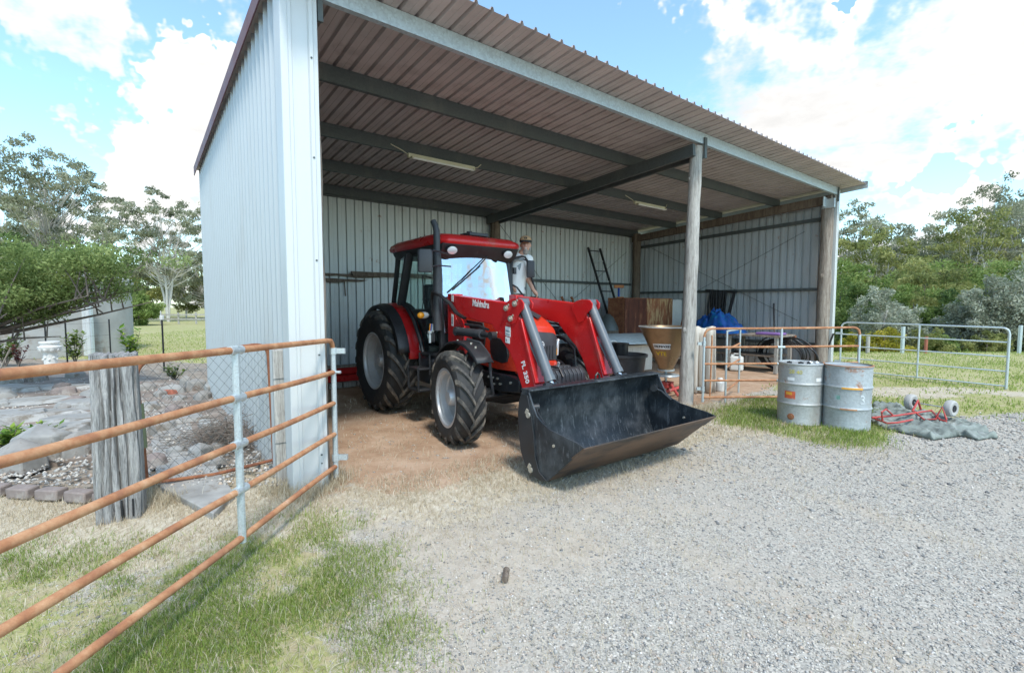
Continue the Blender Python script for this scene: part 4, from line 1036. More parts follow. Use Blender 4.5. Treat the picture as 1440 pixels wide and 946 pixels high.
elR = shR + Vector((.02, -.10, -.26)); wrR = elR + Vector((.16, .02, -.16)); haR = wrR + Vector((.07, .03, -.04))
knL = pv_(-1.22, .86, 1.50); anL = pv_(-1.30, .82, 1.10); knR = pv_(-1.30, .68, 1.50); anR = pv_(-1.42, .56, 1.10)
hpL = hip + Lf * .09; hpR = hip - Lf * .09
b = MB()
capsule(b, [hip, waist, chest - UPV * .02], [.145, .135, .15]); capsule(b, [shR * .5 + shL * .5 + UPV * .0, neck, head - UPV * .06], [.07, .058, .055])
capsule(b, [shL, elL, wrL], [.062, .044, .030]); capsule(b, [shR, elR, wrR], [.062, .044, .030]); b.tube([shL, shR], .07, 10)
capsule(b, [hpL, knL, anL], [.095, .062, .045]); capsule(b, [hpR, knR, anR], [.095, .062, .045])
for an in (anL, anR): capsule(b, [an - UPV * .045, an + F * .14 - UPV * .065], [.042, .035])
# head with face
b.sphere(head, .10, 18, 12, (.82, .82, 1.12)); b.sphere(head + F * .035 - UPV * .06, .068, 14, 10, (.9, .9, .9))
b.tube([head + F * .078 + UPV * .02, head + F * .105 - UPV * .022], [.012, .020], 8); b.sphere(head + F * .104 - UPV * .022, .017, 8, 6)
for s in (-1, 1): b.sphere(head + Lf * (s * .083) - UPV * .01, .026, 8, 6, (.6, .6, 1.1)); b.sphere(head + F * .07 + Lf * (s * .035) - UPV * .025, .022, 8, 6)
# hands, five fingers each
def hand(b, wr, ha, side, curl):
    d = (ha - wr).normalized(); lat = d.cross(UPV); lat = lat.normalized() if lat.length > .05 else Vector((1, 0, 0)); nrm = lat.cross(d)
    pal = wr + d * .075
    capsule(b, [wr, wr + d * .03, pal], [.028, .033, .035])
    for k, ln in enumerate((.070, .080, .075, .058)):
        o_ = pal + lat * ((k - 1.5) * .021); k1 = o_ + d * ln * .55 - nrm * .008; k2 = k1 + (d * (1 - curl) - nrm * curl).normalized() * ln * .35; k3 = k2 + (d * (.5 - curl) - nrm * curl).normalized() * ln * .3
        b.tube([o_, k1, k2, k3], [.0105, .010, .009, .008], 8); b.sphere(k3, .008, 8, 6)
    t0 = wr + d * .03 + lat * side * .028; b.tube([t0, t0 + d * .03 + lat * side * .028, t0 + d * .06 + lat * side * .024 - nrm * .012], [.013, .011, .009], 8); b.sphere(t0 + d * .06 + lat * side * .024 - nrm * .012, .009, 8, 6)
hand(b, wrL, haL, -1, .6); hand(b, wrR, haR, 1, .5)
def remesh(o, vox, it=4):
    r_ = o.modifiers.new('skin', 'REMESH'); r_.mode = 'VOXEL'; r_.voxel_size = vox; r_.use_smooth_shade = True
    s_ = o.modifiers.new('soft', 'SMOOTH'); s_.iterations = it; s_.factor = .5; return o
remesh(b.build('body', M['skin'], person), .0085, 3)
b = MB(); capsule(b, [hip + UPV * .03, waist, chest - UPV * .03, chest + UPV * .05], [.195, .19, .178, .14]); b.tube([shL + UPV * .01, shR + UPV * .01], .082, 12)
slL = shL.lerp(elL, .78); slR = shR.lerp(elR, .78); capsule(b, [shL, slL], [.083, .072]); capsule(b, [shR, slR], [.083, .072]); b.tube([hip - UPV * .10, hip + UPV * .03], [.20, .195], 16)
b.tube([chest + UPV * .10, neck - UPV * .015], [.11, .072], 14)
shirt = remesh(b.build('shirt', M['shirt'], person), .014, 4)
# print on the shirt
fc = chest + F * .186 + UPV * .0
pm = frame(fc + UPV * .07, Lf, UPV)
MB().add([(.0, 0, 0)] * 0 or [(-.07, -.004, .004), (.085, -.018, .004), (.085, .012, .0), (-.07, .022, .0)], [(0, 1, 2, 3)], pm).build('print_line', M['decalgrey'], shirt)
MB().add([(.045, -.06, .004), (.06, -.05, .0), (.05, -.12, .0), (.02, -.20, -.012), (-.005, -.27, -.03), (-.015, -.26, -.03), (.0, -.18, -.01), (.01, -.12, .0), (-.015, -.11, .002), (.02, -.08, .004)], [tuple(range(10))], pm).build('print_mark', M['decalgrey'], shirt)
b = MB(); capsule(b, [hpL, knL, anL + UPV * .03], [.115, .085, .07]); capsule(b, [hpR, knR, anR + UPV * .03], [.115, .085, .07]); b.tube([hip - UPV * .08, hip + UPV * .06], .158, 16)
remesh(b.build('trousers', M['trouser'], person), .016, 3)
b = MB()
for an in (anL, anR): capsule(b, [an - UPV * .04 - F * .02, an + F * .16 - UPV * .06], [.05, .043]); b.tube([an - UPV * .05, an + UPV * .04], .055, 10)
remesh(b.build('boots', M['timber'], person), .012, 2)
b = MB(); b.sphere(head + F * .045 - UPV * .112, .052, 14, 10, (.95, .95, 1.15)); b.sphere(head + F * .074 - UPV * .098, .034, 12, 8, (1, 1, .8)); b.sphere(head + F * .094 - UPV * .048, .016, 10, 6, (.7, 1.9, .45))
for s in (-1, 1): b.sphere(head + Lf * s * .064 + F * .018 - UPV * .07, .026, 10, 8, (.7, .7, 1.4))
remesh(b.build('beard', M['beard'], person), .008, 3)
b = MB(); b.sphere(head + F * .098 - UPV * .068, .015, 8, 6, (.8, 1.7, .35)); b.build('mouth', M['decal'], person)
for s in (-1, 1): MB().sphere(head + F * .084 + Lf * s * .032 + UPV * .012, .009, 8, 6, (1, 1.2, .6)).build('eye', M['capdark'], person)
# cap
cm = frame(head + UPV * .055, F, Lf)
b = MB().lathe([(.096, -.015), (.099, .01), (.094, .04), (.078, .068), (.045, .086), (.001, .092)], 20, cm); cap = b.build('cap', M['capm'], person)
b = MB(); vs = []
for i in range(11):
    a = R(-62 + 12.4 * i); vs += [(.090 * math.cos(a), .090 * math.sin(a), -.004), ((.090 + .085 * math.cos(a * .95) ** .6) * math.cos(a * .9), .105 * math.sin(a), -.022 - .012 * abs(math.sin(a)))]
b.add(vs, [(2 * i, 2 * i + 1, 2 * i + 3, 2 * i + 2) for i in range(10)], cm); o = b.build('cap_brim', M['capdark'], cap); k = o.modifiers.new('thick', 'SOLIDIFY'); k.thickness = .005
MB().lathe([(.0995, -.016), (.1005, .012)], 20, cm).build('cap_band', M['capdark'], cap)
MB().box((.086, .0, .040), (.012, .05, .035), (0, -.35, 0), cm).build('cap_badge', M['capdark'], cap, .004)

# ================================================================== gates
def pipe(name, pts, r, m_, par, n=10): return MB().tube(pts, r, n).build(name, m_, par)
def bend(a, c, b_, r=.12, k=6):
    a, c, b_ = Vector(a), Vector(c), Vector(b_); p0 = c + (a - c).normalized() * r; p1 = c + (b_ - c).normalized() * r
    return [p0.lerp(c, t).lerp(c.lerp(p1, t), t) for t in [i / k for i in range(k + 1)]]

# near rusty five-rail gate on the left, swung open towards the camera
g0 = Vector((-1.685, 4.53, 0)); gd = Vector((-.037, -1, 0)).normalized(); GLn = 3.75
gate = empty('farm_gate', g0); tag(gate, 'rusty five rail pipe gate swung open in the left foreground', 'gate')
rz_ = [.165, .475, .772, 1.068, 1.372]
def gp(s, z): return gd * s + Vector((0, 0, z + .03 * s))
for i, z in enumerate(rz_):
    pts = [gp(s, z + .004 * math.sin(s * 3 + i)) for s in np.linspace(0.0, GLn, 12)]
    if i == 4: pts = [gp(.0, z - .09), gp(.012, z - .035), gp(.05, z - .004)] + [gp(s, z) for s in np.linspace(.12, GLn, 10)]
    pipe('rail', pts, .0218, M['rust'], gate, 12)
pipe('hinge_stile', [gp(-.005, .06), gp(-.005, rz_[4] - .07)], .025, M['galv'], gate)
pipe('brace_stile', [gp(1.50, .13), gp(1.50, 1.40)], .024, M['galv'], gate)
pipe('end_stile', [gp(GLn, .13), gp(GLn, 1.40)], .024, M['galv'], gate)
for z in rz_[1:]:
    MB().tube([gp(1.44, z), gp(1.56, z)], .029, 12).build('clamp', M['galv'], gate)
for z in (.25, 1.27):
    MB().tube([gp(-.005, z - .03), gp(-.005, z + .03)], .034, 10).box(Vector((.05, .02, 0)) + gp(0, z), (.12, .03, .05)).build('hinge', M['galv'], gate)
MB().tube([Vector((.02, .0, 0)) + gp(0, 1.07), Vector((.07, .0, 0)) + gp(0, 1.07)], .014, 8).build('hinge', M['galv'], gate)

# mesh garden gate behind it
a0 = GP(207, 693); a1 = GP(383, 660); a0.z = a1.z = 0
mg = empty('garden_gate', a0, math.atan2(a1.y - a0.y, a1.x - a0.x)); Lm = (a1 - a0).length
tag(mg, 'small rusty pipe garden gate filled with diamond wire mesh', 'gate')
pts = [Vector((0, 0, .06)), Vector((-.02, 0, .7))] + bend((-.03, 0, .8), (-.04, 0, 1.20), (.4, 0, 1.26), .16) + bend((.5, 0, 1.27), (Lm, 0, 1.31), (Lm, 0, .9), .14) + [Vector((Lm + .01, 0, .7)), Vector((Lm + .02, 0, .06))]
pipe('frame', pts, .019, M['rust2'], mg); pipe('bottom_rail', [(0, 0, .09), (Lm * .5, 0, .06), (Lm + .02, 0, .10)], .016, M['rust2'], mg)
pipe('green_paint_band', [(0, 0, .42), (-.012, 0, .82)], .0198, mat('flaking green paint', (.25, .27, .15), .8), mg)
b = MB(); s_ = .085; zt = 1.24; n_ = int((Lm + zt) / s_) + 1
for i in range(-20, 40):
    for sg in (1, -1):
        p = []
        for k in range(2):
            zz = .09 + k * (zt - .09)
            p.append(Vector((i * s_ + (zz - .09) * .75 * sg, 0, zz)))
        # clip to the frame width
        d_ = p[1] - p[0]; t0, t1 = 0, 1
        for lo, hi in ((.0, Lm),):
            ta = (lo - p[0].x) / d_.x; tb = (hi - p[0].x) / d_.x; t0 = max(t0, min(ta, tb)); t1 = min(t1, max(ta, tb))
        if t1 - t0 > .02: b.tube([p[0] + d_ * t0 + Vector((0, .002 * sg, 0)), p[0] + d_ * t1 + Vector((0, .002 * sg, 0))], .0018, 4, False)
b.build('wire_mesh', M['purlin'], mg)

# old hardwood gatepost: split faces, built from weathered slabs
pc = GP(168, 733); gpst = empty('timber_gatepost', (pc.x - .09, pc.y + .14, 0), .55); tag(gpst, 'thick weathered grey split hardwood gatepost with deep cracks', 'post')
b = MB(); n = 88; lev = 22; vs = []
for i in range(lev + 1):
    z = -.05 + 1.36 * i / lev
    for j in range(n):
        a = 2 * math.pi * j / n; r_ = .150 / (abs(math.cos(a)) ** 6 + abs(math.sin(a)) ** 6) ** (1 / 6)
        cr = sum(dp * math.exp(-((j - jj + 1.2 * math.sin(z * 4 + jj)) / .75) ** 2) for jj, dp in ((8, .05), (15, .03), (24, .05), (37, .04), (47, .06), (53, .04), (58, .055), (63, .045), (68, .06), (72, .035), (79, .055)))
        r_ = r_ * (1 + .03 * math.sin(3 * z + a * 2)) - cr + random.uniform(-.003, .003)
        vs.append((r_ * math.cos(a), r_ * math.sin(a), z + (.012 * math.sin(j * 1.7) if i == lev else 0)))
b.add(vs, [(i * n + j, i * n + (j + 1) % n, (i + 1) * n + (j + 1) % n, (i + 1) * n + j) for i in range(lev) for j in range(n)] + [tuple(lev * n + j for j in range(n))])
b.build('trunk_post', M['oldpost'], gpst, smooth=25)
b = MB()
for k in range(2): b.tube([(.02 + k * .07, -.152, .02), (.022 + k * .07, -.155, .16)], .007, 6)
b.build('bolt', M['picket'], gpst)
pc = GP(396, 684); o = empty('sawn_post', (pc.x, pc.y + .07, 0), .5); tag(o, 'slim grey sawn timber post beside the shed corner flashing', 'post')
b = MB(); b.box((0, 0, .62), (.15, .14, 1.34)); b.build('timber', M['post'], o, .012)
b = MB(); b.tube([(-.08, -.075, .42), (.08, -.075, .42)], .003, 5); b.tube([(-.08, -.075, 1.02), (.09, -.075, 1.03)], .003, 5); b.build('wire', M['purlin'], o)
pc = GP(411, 686); o = empty('steel_post', (pc.x, pc.y + .03, 0), .6); tag(o, 'thin dark steel post squeezed between timber post and flashing', 'post')
b = MB(); b.box((0, 0, .64), (.04, .006, 1.38)); b.box((0, .02, .64), (.006, .035, 1.38)); b.build('angle_iron', mat('dark maroon steel', (.035, .018, .018), .7), o)

# rust and zinc gate across the right bay
h0 = Vector((3.20, 8.03, 0)); h1 = Vector((5.80, 8.05, 0)); gt = empty('farm_gate', h0, math.atan2(h1.y - h0.y, h1.x - h0.x)); Lg = (h1 - h0).length
tag(gt, 'five rail gate with rusty rails and zinc stiles right of the middle post', 'gate')
rz2 = [.16, .44, .72, 1.00, 1.30]
for i, z in enumerate(rz2[:4]): pipe('rail', [(0.0, 0, z), (Lg / 2, .004, z + .005), (Lg, 0, z + .02)], .018, M['rust'], gt)
pipe('rail', bend((0, 0, 1.0), (0, 0, 1.31), (.4, 0, 1.31), .15) + [Vector((.8, 0, 1.312)), Vector((Lg - .4, 0, 1.325))] + bend((Lg - .3, 0, 1.33), (Lg, 0, 1.33), (Lg, 0, 1.0), .13), .019, M['rust'], gt)
pipe('hinge_stile', [(0, 0, .08), (0, 0, 1.17)], .021, M['galv'], gt); pipe('end_stile', [(Lg, 0, .10), (Lg, 0, 1.21)], .021, M['galv'], gt)
pipe('brace_stile', [(1.29, .0, .10), (1.29, 0, 1.31)], .02, M['galv'], gt); pipe('brace_stile', [(.12, .0, .12), (.13, 0, 1.2)], .014, M['rust'], gt)
for z in rz2[1:4]: MB().tube([(1.23, 0, z), (1.35, 0, z)], .024, 10).build('clamp', M['galv'], gt)
for z in (.30, 1.06): MB().box((-.035, .03, z), (.12, .04, .05)).tube([(-.0, 0, z - .04), (0, 0, z + .04)], .028, 10).build('hinge', M['galv'], gt)
# small panel standing behind that gate
p0 = Vector((3.72, 8.35, 0)); p1 = Vector((4.42, 9.35, 0)); sp_ = empty('gate_panel', p0, math.atan2(p1.y - p0.y, p1.x - p0.x)); Ls = (p1 - p0).length
tag(sp_, 'short rusty pipe panel leaning behind the rust and zinc gate', 'gate')
for z in (.20, .62, .93): pipe('rail', [(0, 0, z), (Ls, 0, z + .03)], .017, M['rust'], sp_)
pipe('stile', [(0, 0, .0), (0, 0, 1.26)], .018, M['galv'], sp_); pipe('stile', [(Ls, 0, .0), (Ls, 0, 1.24)], .018, M['galv'], sp_); pipe('rail', [(0, 0, 1.25), (Ls, 0, 1.24)], .017, M['galv'], sp_)

# galvanised gate on the far right
q0 = Vector((8.22, 12.05, 0)); q1 = Vector((10.02, 9.72, 0)); gg_ = empty('farm_gate', q0, math.atan2(q1.y - q0.y, q1.x - q0.x)); Lq = (q1 - q0).length
tag(gg_, 'grey galvanised five rail gate standing open beside the paddock', 'gate')
pipe('rail', bend((0, 0, .9), (0, 0, 1.27), (.4, 0, 1.27), .14) + [Vector((Lq / 2, 0, 1.26))] + bend((Lq - .4, 0, 1.245), (Lq, 0, 1.24), (Lq, 0, .9), .13), .019, M['galv'], gg_)
for z in (.06, .36, .66, .95): pipe('rail', [(0, 0, z + .03), (Lq, 0, z)], .015, M['galv'], gg_)
pipe('hinge_stile', [(0, 0, .03), (0, 0, 1.14)], .02, M['galv'], gg_); pipe('end_stile', [(Lq, 0, .0), (Lq, 0, 1.12)], .024, M['galv'], gg_); pipe('brace_stile', [(1.52, 0, .05), (1.52, 0, 1.26)], .018, M['galv'], gg_)
for z in (.3, 1.0): MB().box((-.05, 0, z), (.14, .04, .05)).build('hinge', M['galv'], gg_)

# ================================================================== drums
def drum(loc, m_, label, rz, tilt=(0, 0)):
    o = empty('steel_drum', loc, 0, (tilt[0], tilt[1], rz)); tag(o, label, 'drum', 'steel drums by the shed')
    pr = [(.001, .0), (.28, .0), (.288, .004), (.291, .015), (.286, .03), (.286, .27), (.290, .285), (.297, .295), (.297, .305), (.290, .315), (.286, .33), (.286, .56), (.290, .575), (.297, .585), (.297, .595), (.290, .605), (.286, .62), (.286, .85), (.292, .862), (.296, .872), (.292, .884), (.282, .884), (.278, .866), (.001, .866)]
    MB().lathe(pr, 48).build('shell', m_, o, smooth=25)
    return o
d1 = drum((4.22, 7.02, -.01), M['drum'], 'grey steel drum with orange and white labels and yellow stencil numbers', 0)
d2 = drum((4.70, 6.72, -.01), M['drum2'], 'rust banded steel drum with a white painted figure, nearest the folded cart', 1.1)
def on_drum(o, az, z, w, h, m_, name, r=.2872, poly=None):
    """flat print wrapped on the drum wall; az in degrees seen from the camera (0 = facing camera, + = right)"""
    c = o.location; base = math.atan2(-c.y, -c.x) - o.rotation_euler[2]; b = MB(); vs = []; n = 6
    for i in range(n + 1):
        a = base + R(az) + (i / n - .5) * w / r
        vs += [(r * math.cos(a), r * math.sin(a), z - h / 2), (r * math.cos(a), r * math.sin(a), z + h / 2)]
    b.add(vs, [(2 * i, 2 * i + 2, 2 * i + 3, 2 * i + 1) for i in range(n)]); return b.build(name, m_, o, smooth=0, fix=False)
def drum_text(o, body, az, z, size, m_, r=.2885):
    c = o.location; a = math.atan2(-c.y, -c.x) - o.rotation_euler[2] + R(az); nrm = Vector((math.cos(a), math.sin(a), 0))
    text_mesh('stencil', body, size, frame(nrm * r + Vector((0, 0, z)), UPV.cross(nrm), UPV), m_, o, .001)
M['stencil'] = mat('faded yellow stencil', (.55, .48, .12), .8); M['olabel'] = mat('orange red label', (.62, .12, .05), .7, 0, .2, 20, (.45, .42, .4), 25, (.55, .7)); M['ylabel'] = mat('yellow orange label', (.75, .36, .04), .7)
on_drum(d1, -26, .43, .15, .105, M['olabel'], 'label'); on_drum(d1, -28, .45, .085, .04, M['ylabel'], 'label', .2885); on_drum(d1, -24, .66, .095, .045, M['decal'], 'label'); on_drum(d1, 52, .66, .10, .05, M['decal'], 'label')
drum_text(d1, '28', -22, .765, .075, M['stencil']); drum_text(d1, '40', -3, .76, .075, M['stencil']); drum_text(d2, '3', 38, .43, .17, mat('faded white paint', (.62, .66, .67), .8, 0, .1, 20, (.44, .47, .48), 30, (.5, .62)))
on_drum(d2, -22, .45, .07, .06, mat('green paint smear', (.22, .42, .36), .8, 0, .2, 20, (.42, .48, .5), 20, (.45, .6)), 'paint_mark')
on_drum(d2, 12, .585, .25, .024, M['ylabel'], 'rust_band', .2985); on_drum(d2, 5, .30, .20, .02, M['rust'], 'rust_band', .2985)
MB().lathe([(.287, .0), (.293, .003), (.293, .012), (.287, .016)], 48).build('rim_bead', M['galv'], d1).location = (0, 0, .87)
MB().lathe([(.282, .0), (.298, .001), (.298, .01), (.282, .012)], 48).build('rust_rim', M['rust'], d2).location = (0, 0, .877)
b = MB(); nr = d1.location; a = math.atan2(-nr.y, -nr.x); b.disc(Vector((math.cos(a - .36), math.sin(a - .36), 0)) * .287 + Vector((0, 0, .12)), .045, (math.cos(a - .36), math.sin(a - .36), 0), 16, .015); b.disc(Vector((math.cos(a - .36), math.sin(a - .36), 0)) * .294 + Vector((0, 0, .12)), .028, (math.cos(a - .36), math.sin(a - .36), 0), 12, .02); b.build('bung', M['rust2'], d1)
for k, (x, y, mt_) in enumerate([(-.05, -.08, M['picket']), (.05, -.1, M['picket']), (-.17, .0, M['picket']), (.12, -.02, M['decal']), (.2, -.05, M['decal'])]):
    o = MB().box((0, 0, .014), (.06, .045, .026)).tube([(0, 0, .026), (0.005, 0, .034)], .012, 8).build('scrap_fitting', mt_, None, .005); o.location = (4.22 + x, 7.02 + y, .865 - .01); o.rotation_euler = (0, 0, k * 1.1)
    tag(o, ['small black fitting at the middle of the drum top', 'small black fitting near the front of the drum top', 'small black fitting at the left rim of the drum top', 'small white fitting right of centre on the drum top', 'small white fitting at the right rim of the drum top'][k], 'fitting', 'scraps on the drum lid')

# ================================================================== folded red cart on canvas
ct = empty('canvas_tarp', (5.92, 6.75, 0), 0); tag(ct, 'crumpled grey green canvas lying on the gravel under a red cart', 'tarpaulin')
def cloth(name, outline, hfun, m_, par, res=44):
    xs = [p[0] for p in outline]; ys = [p[1] for p in outline]; X0, X1, Y0, Y1 = min(xs), max(xs), min(ys), max(ys)
    gx_, gy_ = np.meshgrid(np.linspace(X0, X1, res), np.linspace(Y0, Y1, res)); ins = poly_in(gx_.ravel(), gy_.ravel(), outline, .03).reshape(gx_.shape)
    z = hfun(gx_, gy_, ins); vs = np.stack([gx_, gy_, z], 2).reshape(-1, 3); idx = np.arange(res * res).reshape(res, res)
    f = np.stack([idx[:-1, :-1], idx[:-1, 1:], idx[1:, 1:], idx[1:, :-1]], 2).reshape(-1, 4); ok = (ins.ravel()[f] > .4).all(1)
    ok = (ins.ravel()[f] > .5).any(1); PO = np.array(outline); used = np.unique(f[ok])
    for vi in used:
        if ins.ravel()[vi] <= .5:
            best = None
            for i in range(len(PO)):
                a_, b_ = PO[i], PO[(i + 1) % len(PO)]; ab = b_ - a_; t = np.clip(((vs[vi, :2] - a_) @ ab) / (ab @ ab), 0, 1); q_ = a_ + ab * t; dq = np.hypot(*(q_ - vs[vi, :2]))
                if best is None or dq < best[0]: best = (dq, q_)
            vs[vi, :2] = best[1]; vs[vi, 2] = .006
    me = np_mesh(name, vs, f[ok], smooth=True); o = link(name, me, m_, par); k = o.modifiers.new('thick', 'SOLIDIFY'); k.thickness = .008; return o
OL = [(GP(*p).x - 5.92, GP(*p).y - 6.75) for p in [(1228, 568), (1262, 572), (1300, 583), (1332, 590), (1352, 592), (1378, 600), (1404, 617), (1392, 616), (1376, 619), (1352, 613), (1338, 615), (1312, 619), (1285, 612), (1240, 602), (1222, 592)]]
def hf(x, y, ins): return np.clip(ins, 0, 1) * (.010 + .05 * (1 - np.abs(fbm(x + 9, y * 1.4 + 4, 3.0, 61) - .5) * 8).clip(0, 1) + .035 * (1 - np.abs(fbm(x * .8 + 3, y * 1.6, 6.5, 63) - .5) * 6).clip(0, 1) + .03 * fbm(x, y, 3, 64))
cloth('canvas', OL, hf, M['tarpg'], ct, 110)
cart = empty('folding_cart', (6.15, 7.2, 0), 0); tag(cart, 'upturned red tube frame cart with two pale grey wheels lying on canvas', 'cart')
def C2(px, py, z): p = GP(px, py, z); return p - Vector((6.15, 7.2, 0))
tube_ = lambda pts, r=.012: pipe('frame_tube', pts, r, M['cartred'], cart, 8)
tube_([C2(1226, 587, .10), C2(1262, 584, .12), C2(1310, 577, .13)], .014); tube_([C2(1226, 587, .08), C2(1248, 595, .10), C2(1262, 594, .11), C2(1283, 590, .11)], .013)
tube_([C2(1241, 592, .10), C2(1240, 579, .24), C2(1246, 575, .27), C2(1255, 583, .13)], .013); tube_([C2(1310, 577, .13), C2(1322, 590, .10), C2(1331, 592, .10)], .013)
tube_([C2(1283, 578, .14), C2(1291, 563, .28), C2(1295, 576, .14)], .014); tube_([C2(1316, 588, .10), C2(1325, 572, .27), C2(1331, 590, .10)], .014); tube_([C2(1284, 577, .13), C2(1300, 590, .10), C2(1317, 589, .10)], .012)
wA = C2(1281, 565, .23); wB = C2(1337, 574, .23)
pipe('axle', [wA, wB], .008, M['galv'], cart, 8)
for wp in (wA, wB):
    dx_ = (wB - wA).normalized(); Mw = frame(wp, dx_.cross(UPV), UPV)
    o = MB().lathe([(.050, -.042), (.06, -.047), (.095, -.050), (.113, -.038), (.120, -.015), (.120, .015), (.113, .038), (.095, .050), (.06, .047), (.050, .042)], 28, Mw).build('wheel', M['cartwheel'], cart)
    MB().lathe([(.001, -.045), (.044, -.05), (.046, 0), (.044, .05), (.001, .045)], 18, Mw).build('hub', M['picket'], o)

# ================================================================== things stored in the shed
def at_shed(name, u, v, rz, label, cat, z=0, group=None):
    o = empty(name, s2w(u, v, z), SA + rz); return tag(o, label, cat, group)
# hopper spreader
hp = at_shed('fertiliser_spreader', 6.83, .80, 0, 'conical bronze brown spreader hopper on a low red frame beside the post', 'spreader')
MB().lathe([(.135, .47), (.14, .52), (.30, .86), (.50, 1.285), (.512, 1.29), (.512, 1.30), (.50, 1.302), (.49, 1.28), (.29, .86), (.12, .52)], 48).build('hopper', M['hopper'], hp, smooth=30)
MB().lathe([(.495, 1.283), (.518, 1.286), (.518, 1.305), (.495, 1.305)], 48).build('rim', M['flash'], hp)
MB().lathe([(.15, .46), (.16, .465), (.16, .49), (.14, .49)], 30).lathe([(.001, .36), (.24, .36), (.25, .375), (.24, .39), (.001, .40)], 30).tube([(0, 0, .2), (0, 0, .5)], .025, 10).build('spinner_disc', M['galv'], hp)
b = MB()
for a in range(3): t = a * 2.1 + .4; b.tube([(.3 * math.cos(t), .3 * math.sin(t), .02), (.12 * math.cos(t), .12 * math.sin(t), .22), (0, 0, .24)], .028, 8)
b.tube([(-.3, 0, .05), (.3, .05, .05)], .03, 8); b.tube([(-.2, -.2, .12), (.25, -.2, .16)], .03, 8); b.box((.0, 0, .2), (.22, .2, .1)); b.build('frame', M['cartred'], hp)
b = MB(); b.tube([(.36, .25, .05), (.40, .25, .75)], .02, 8); b.tube([(.30, .25, .78), (.40, .2, .82), (.48, .3, .74)], .022, 8); b.build('lever', M['cartred'], hp)
ca = math.atan2(-hp.location.y, -hp.location.x) - SA
def on_cone(z0, z1, a0, a1, m_, name):
    def rr3(z): return .14 + (z - .52) * .4706 + .004
    b = MB(); vs = []; n = 8
    for i in range(n + 1):
        a = ca + R(a0 + (a1 - a0) * i / n); vs += [(rr3(z0) * math.cos(a), rr3(z0) * math.sin(a), z0), (rr3(z1) * math.cos(a), rr3(z1) * math.sin(a), z1)]
    return b.add(vs, [(2 * i, 2 * i + 2, 2 * i + 3, 2 * i + 1) for i in range(n)]).build(name, m_, hp, smooth=0, fix=False)
on_cone(.89, .99, -42, 12, M['decal'], 'label_plate')
def cone_text(body, size, az, z, m_, r_add=.008):
    a = ca + R(az); r_ = .14 + (z - .52) * .4706 + r_add; n_ = Vector((math.cos(a), math.sin(a), -.47)).normalized(); tx_ = UPV.cross(Vector((math.cos(a), math.sin(a), 0)))
    text_mesh('lettering', body, size, frame((r_ * math.cos(a), r_ * math.sin(a), z), tx_, n_.cross(tx_)), m_, hp, .0015)
for ch, az in zip('IRONWOOD', (-37, -31, -24, -17, -9.5, -1.5, 4, 9)): cone_text(ch, .070, az, .94, M['picket'])
cone_text('VTE', .11, -18, .80, M['yellow'])
# black tub with a smaller tub on it
tb = at_shed('black_tub', 7.15, 2.05, 0, 'large black plastic tub behind the loader bucket', 'tub')
MB().lathe([(.001, .0), (.36, .0), (.38, .02), (.45, .60), (.49, .61), (.49, .66), (.46, .665), (.44, .60), (.36, .05), (.001, .04)], 40).build('tub_wall', M['plastic'], tb, smooth=35)
tb2 = at_shed('black_bucket', 7.3, 2.3, 0, 'small black bucket standing inside the large black tub', 'bucket', .04)
MB().lathe([(.001, 0), (.14, 0), (.19, .80), (.205, .80), (.205, .83), (.001, .83)], 28).build('bucket_wall', M['hosem'], tb2)
# trough / galvanised sheet on trestle
tr_ = at_shed('sheet_bench', 8.35, 3.3, -.12, 'galvanised sheet lying over a pale board bench in front of the rusty cabinet', 'bench')
MB().box((0, 0, .38), (2.0, .6, .64)).build('board_box', M['bag'], tr_, .01)
b = MB(); b.add([(-1.15, -.55, .80), (1.15, -.55, .74), (1.15, .1, .97), (-1.15, .1, 1.0), (1.15, .5, .95), (-1.15, .5, .97)], [(0, 1, 2, 3), (3, 2, 4, 5)]); o = b.build('zinc_sheet', zinc_mat('spangled zinc sheet', (.55, .60, .61), 0, .5, .3, .5, 14), tr_); k = o.modifiers.new('t', 'SOLIDIFY'); k.thickness = .01
fr_ = at_shed('tube_trestle', 7.55, 2.7, -.1, 'white bent tube frame standing before the pale bench', 'frame')
pipe('frame_tube', [(-.42, 0, 0), (-.42, 0, .62), (-.36, 0, .70), (-.05, 0, .88), (.05, 0, .88), (.34, 0, .70), (.4, 0, .6), (.4, 0, 0)], .022, M['white'], fr_); pipe('frame_tube', [(-.42, 0, .2), (.4, 0, .2)], .018, M['white'], fr_)
# rusty cabinet
cb = at_shed('rusty_cabinet', 11.0, 4.2, 0, 'rust brown steel cabinet with a white side panel', 'cabinet')
b = MB(); b.box((-.05, .3, 1.02), (2.3, .6, 1.78)); b.build('carcass', M['rust2'], cb, .01)
MB().box((-.70, -.008, 1.02), (.99, .03, 1.74)).build('door', mat('dark rust sheet', (.11, .038, .024), .85, .1, .4, 3, (.26, .12, .06), 3, (.55, .7), .3, 25, stretch=(2.5, 2.5, .6)), cb, .006); MB().box((.47, -.008, 1.02), (1.28, .03, 1.74)).build('door', M['rustsheet'], cb, .006)
MB().box((1.36, .02, 1.0), (.50, .08, 1.74)).build('side_panel', M['white'], cb, .008)
MB().box((0, .3, .06), (2.2, .5, .12)).build('plinth', M['timber'], cb)
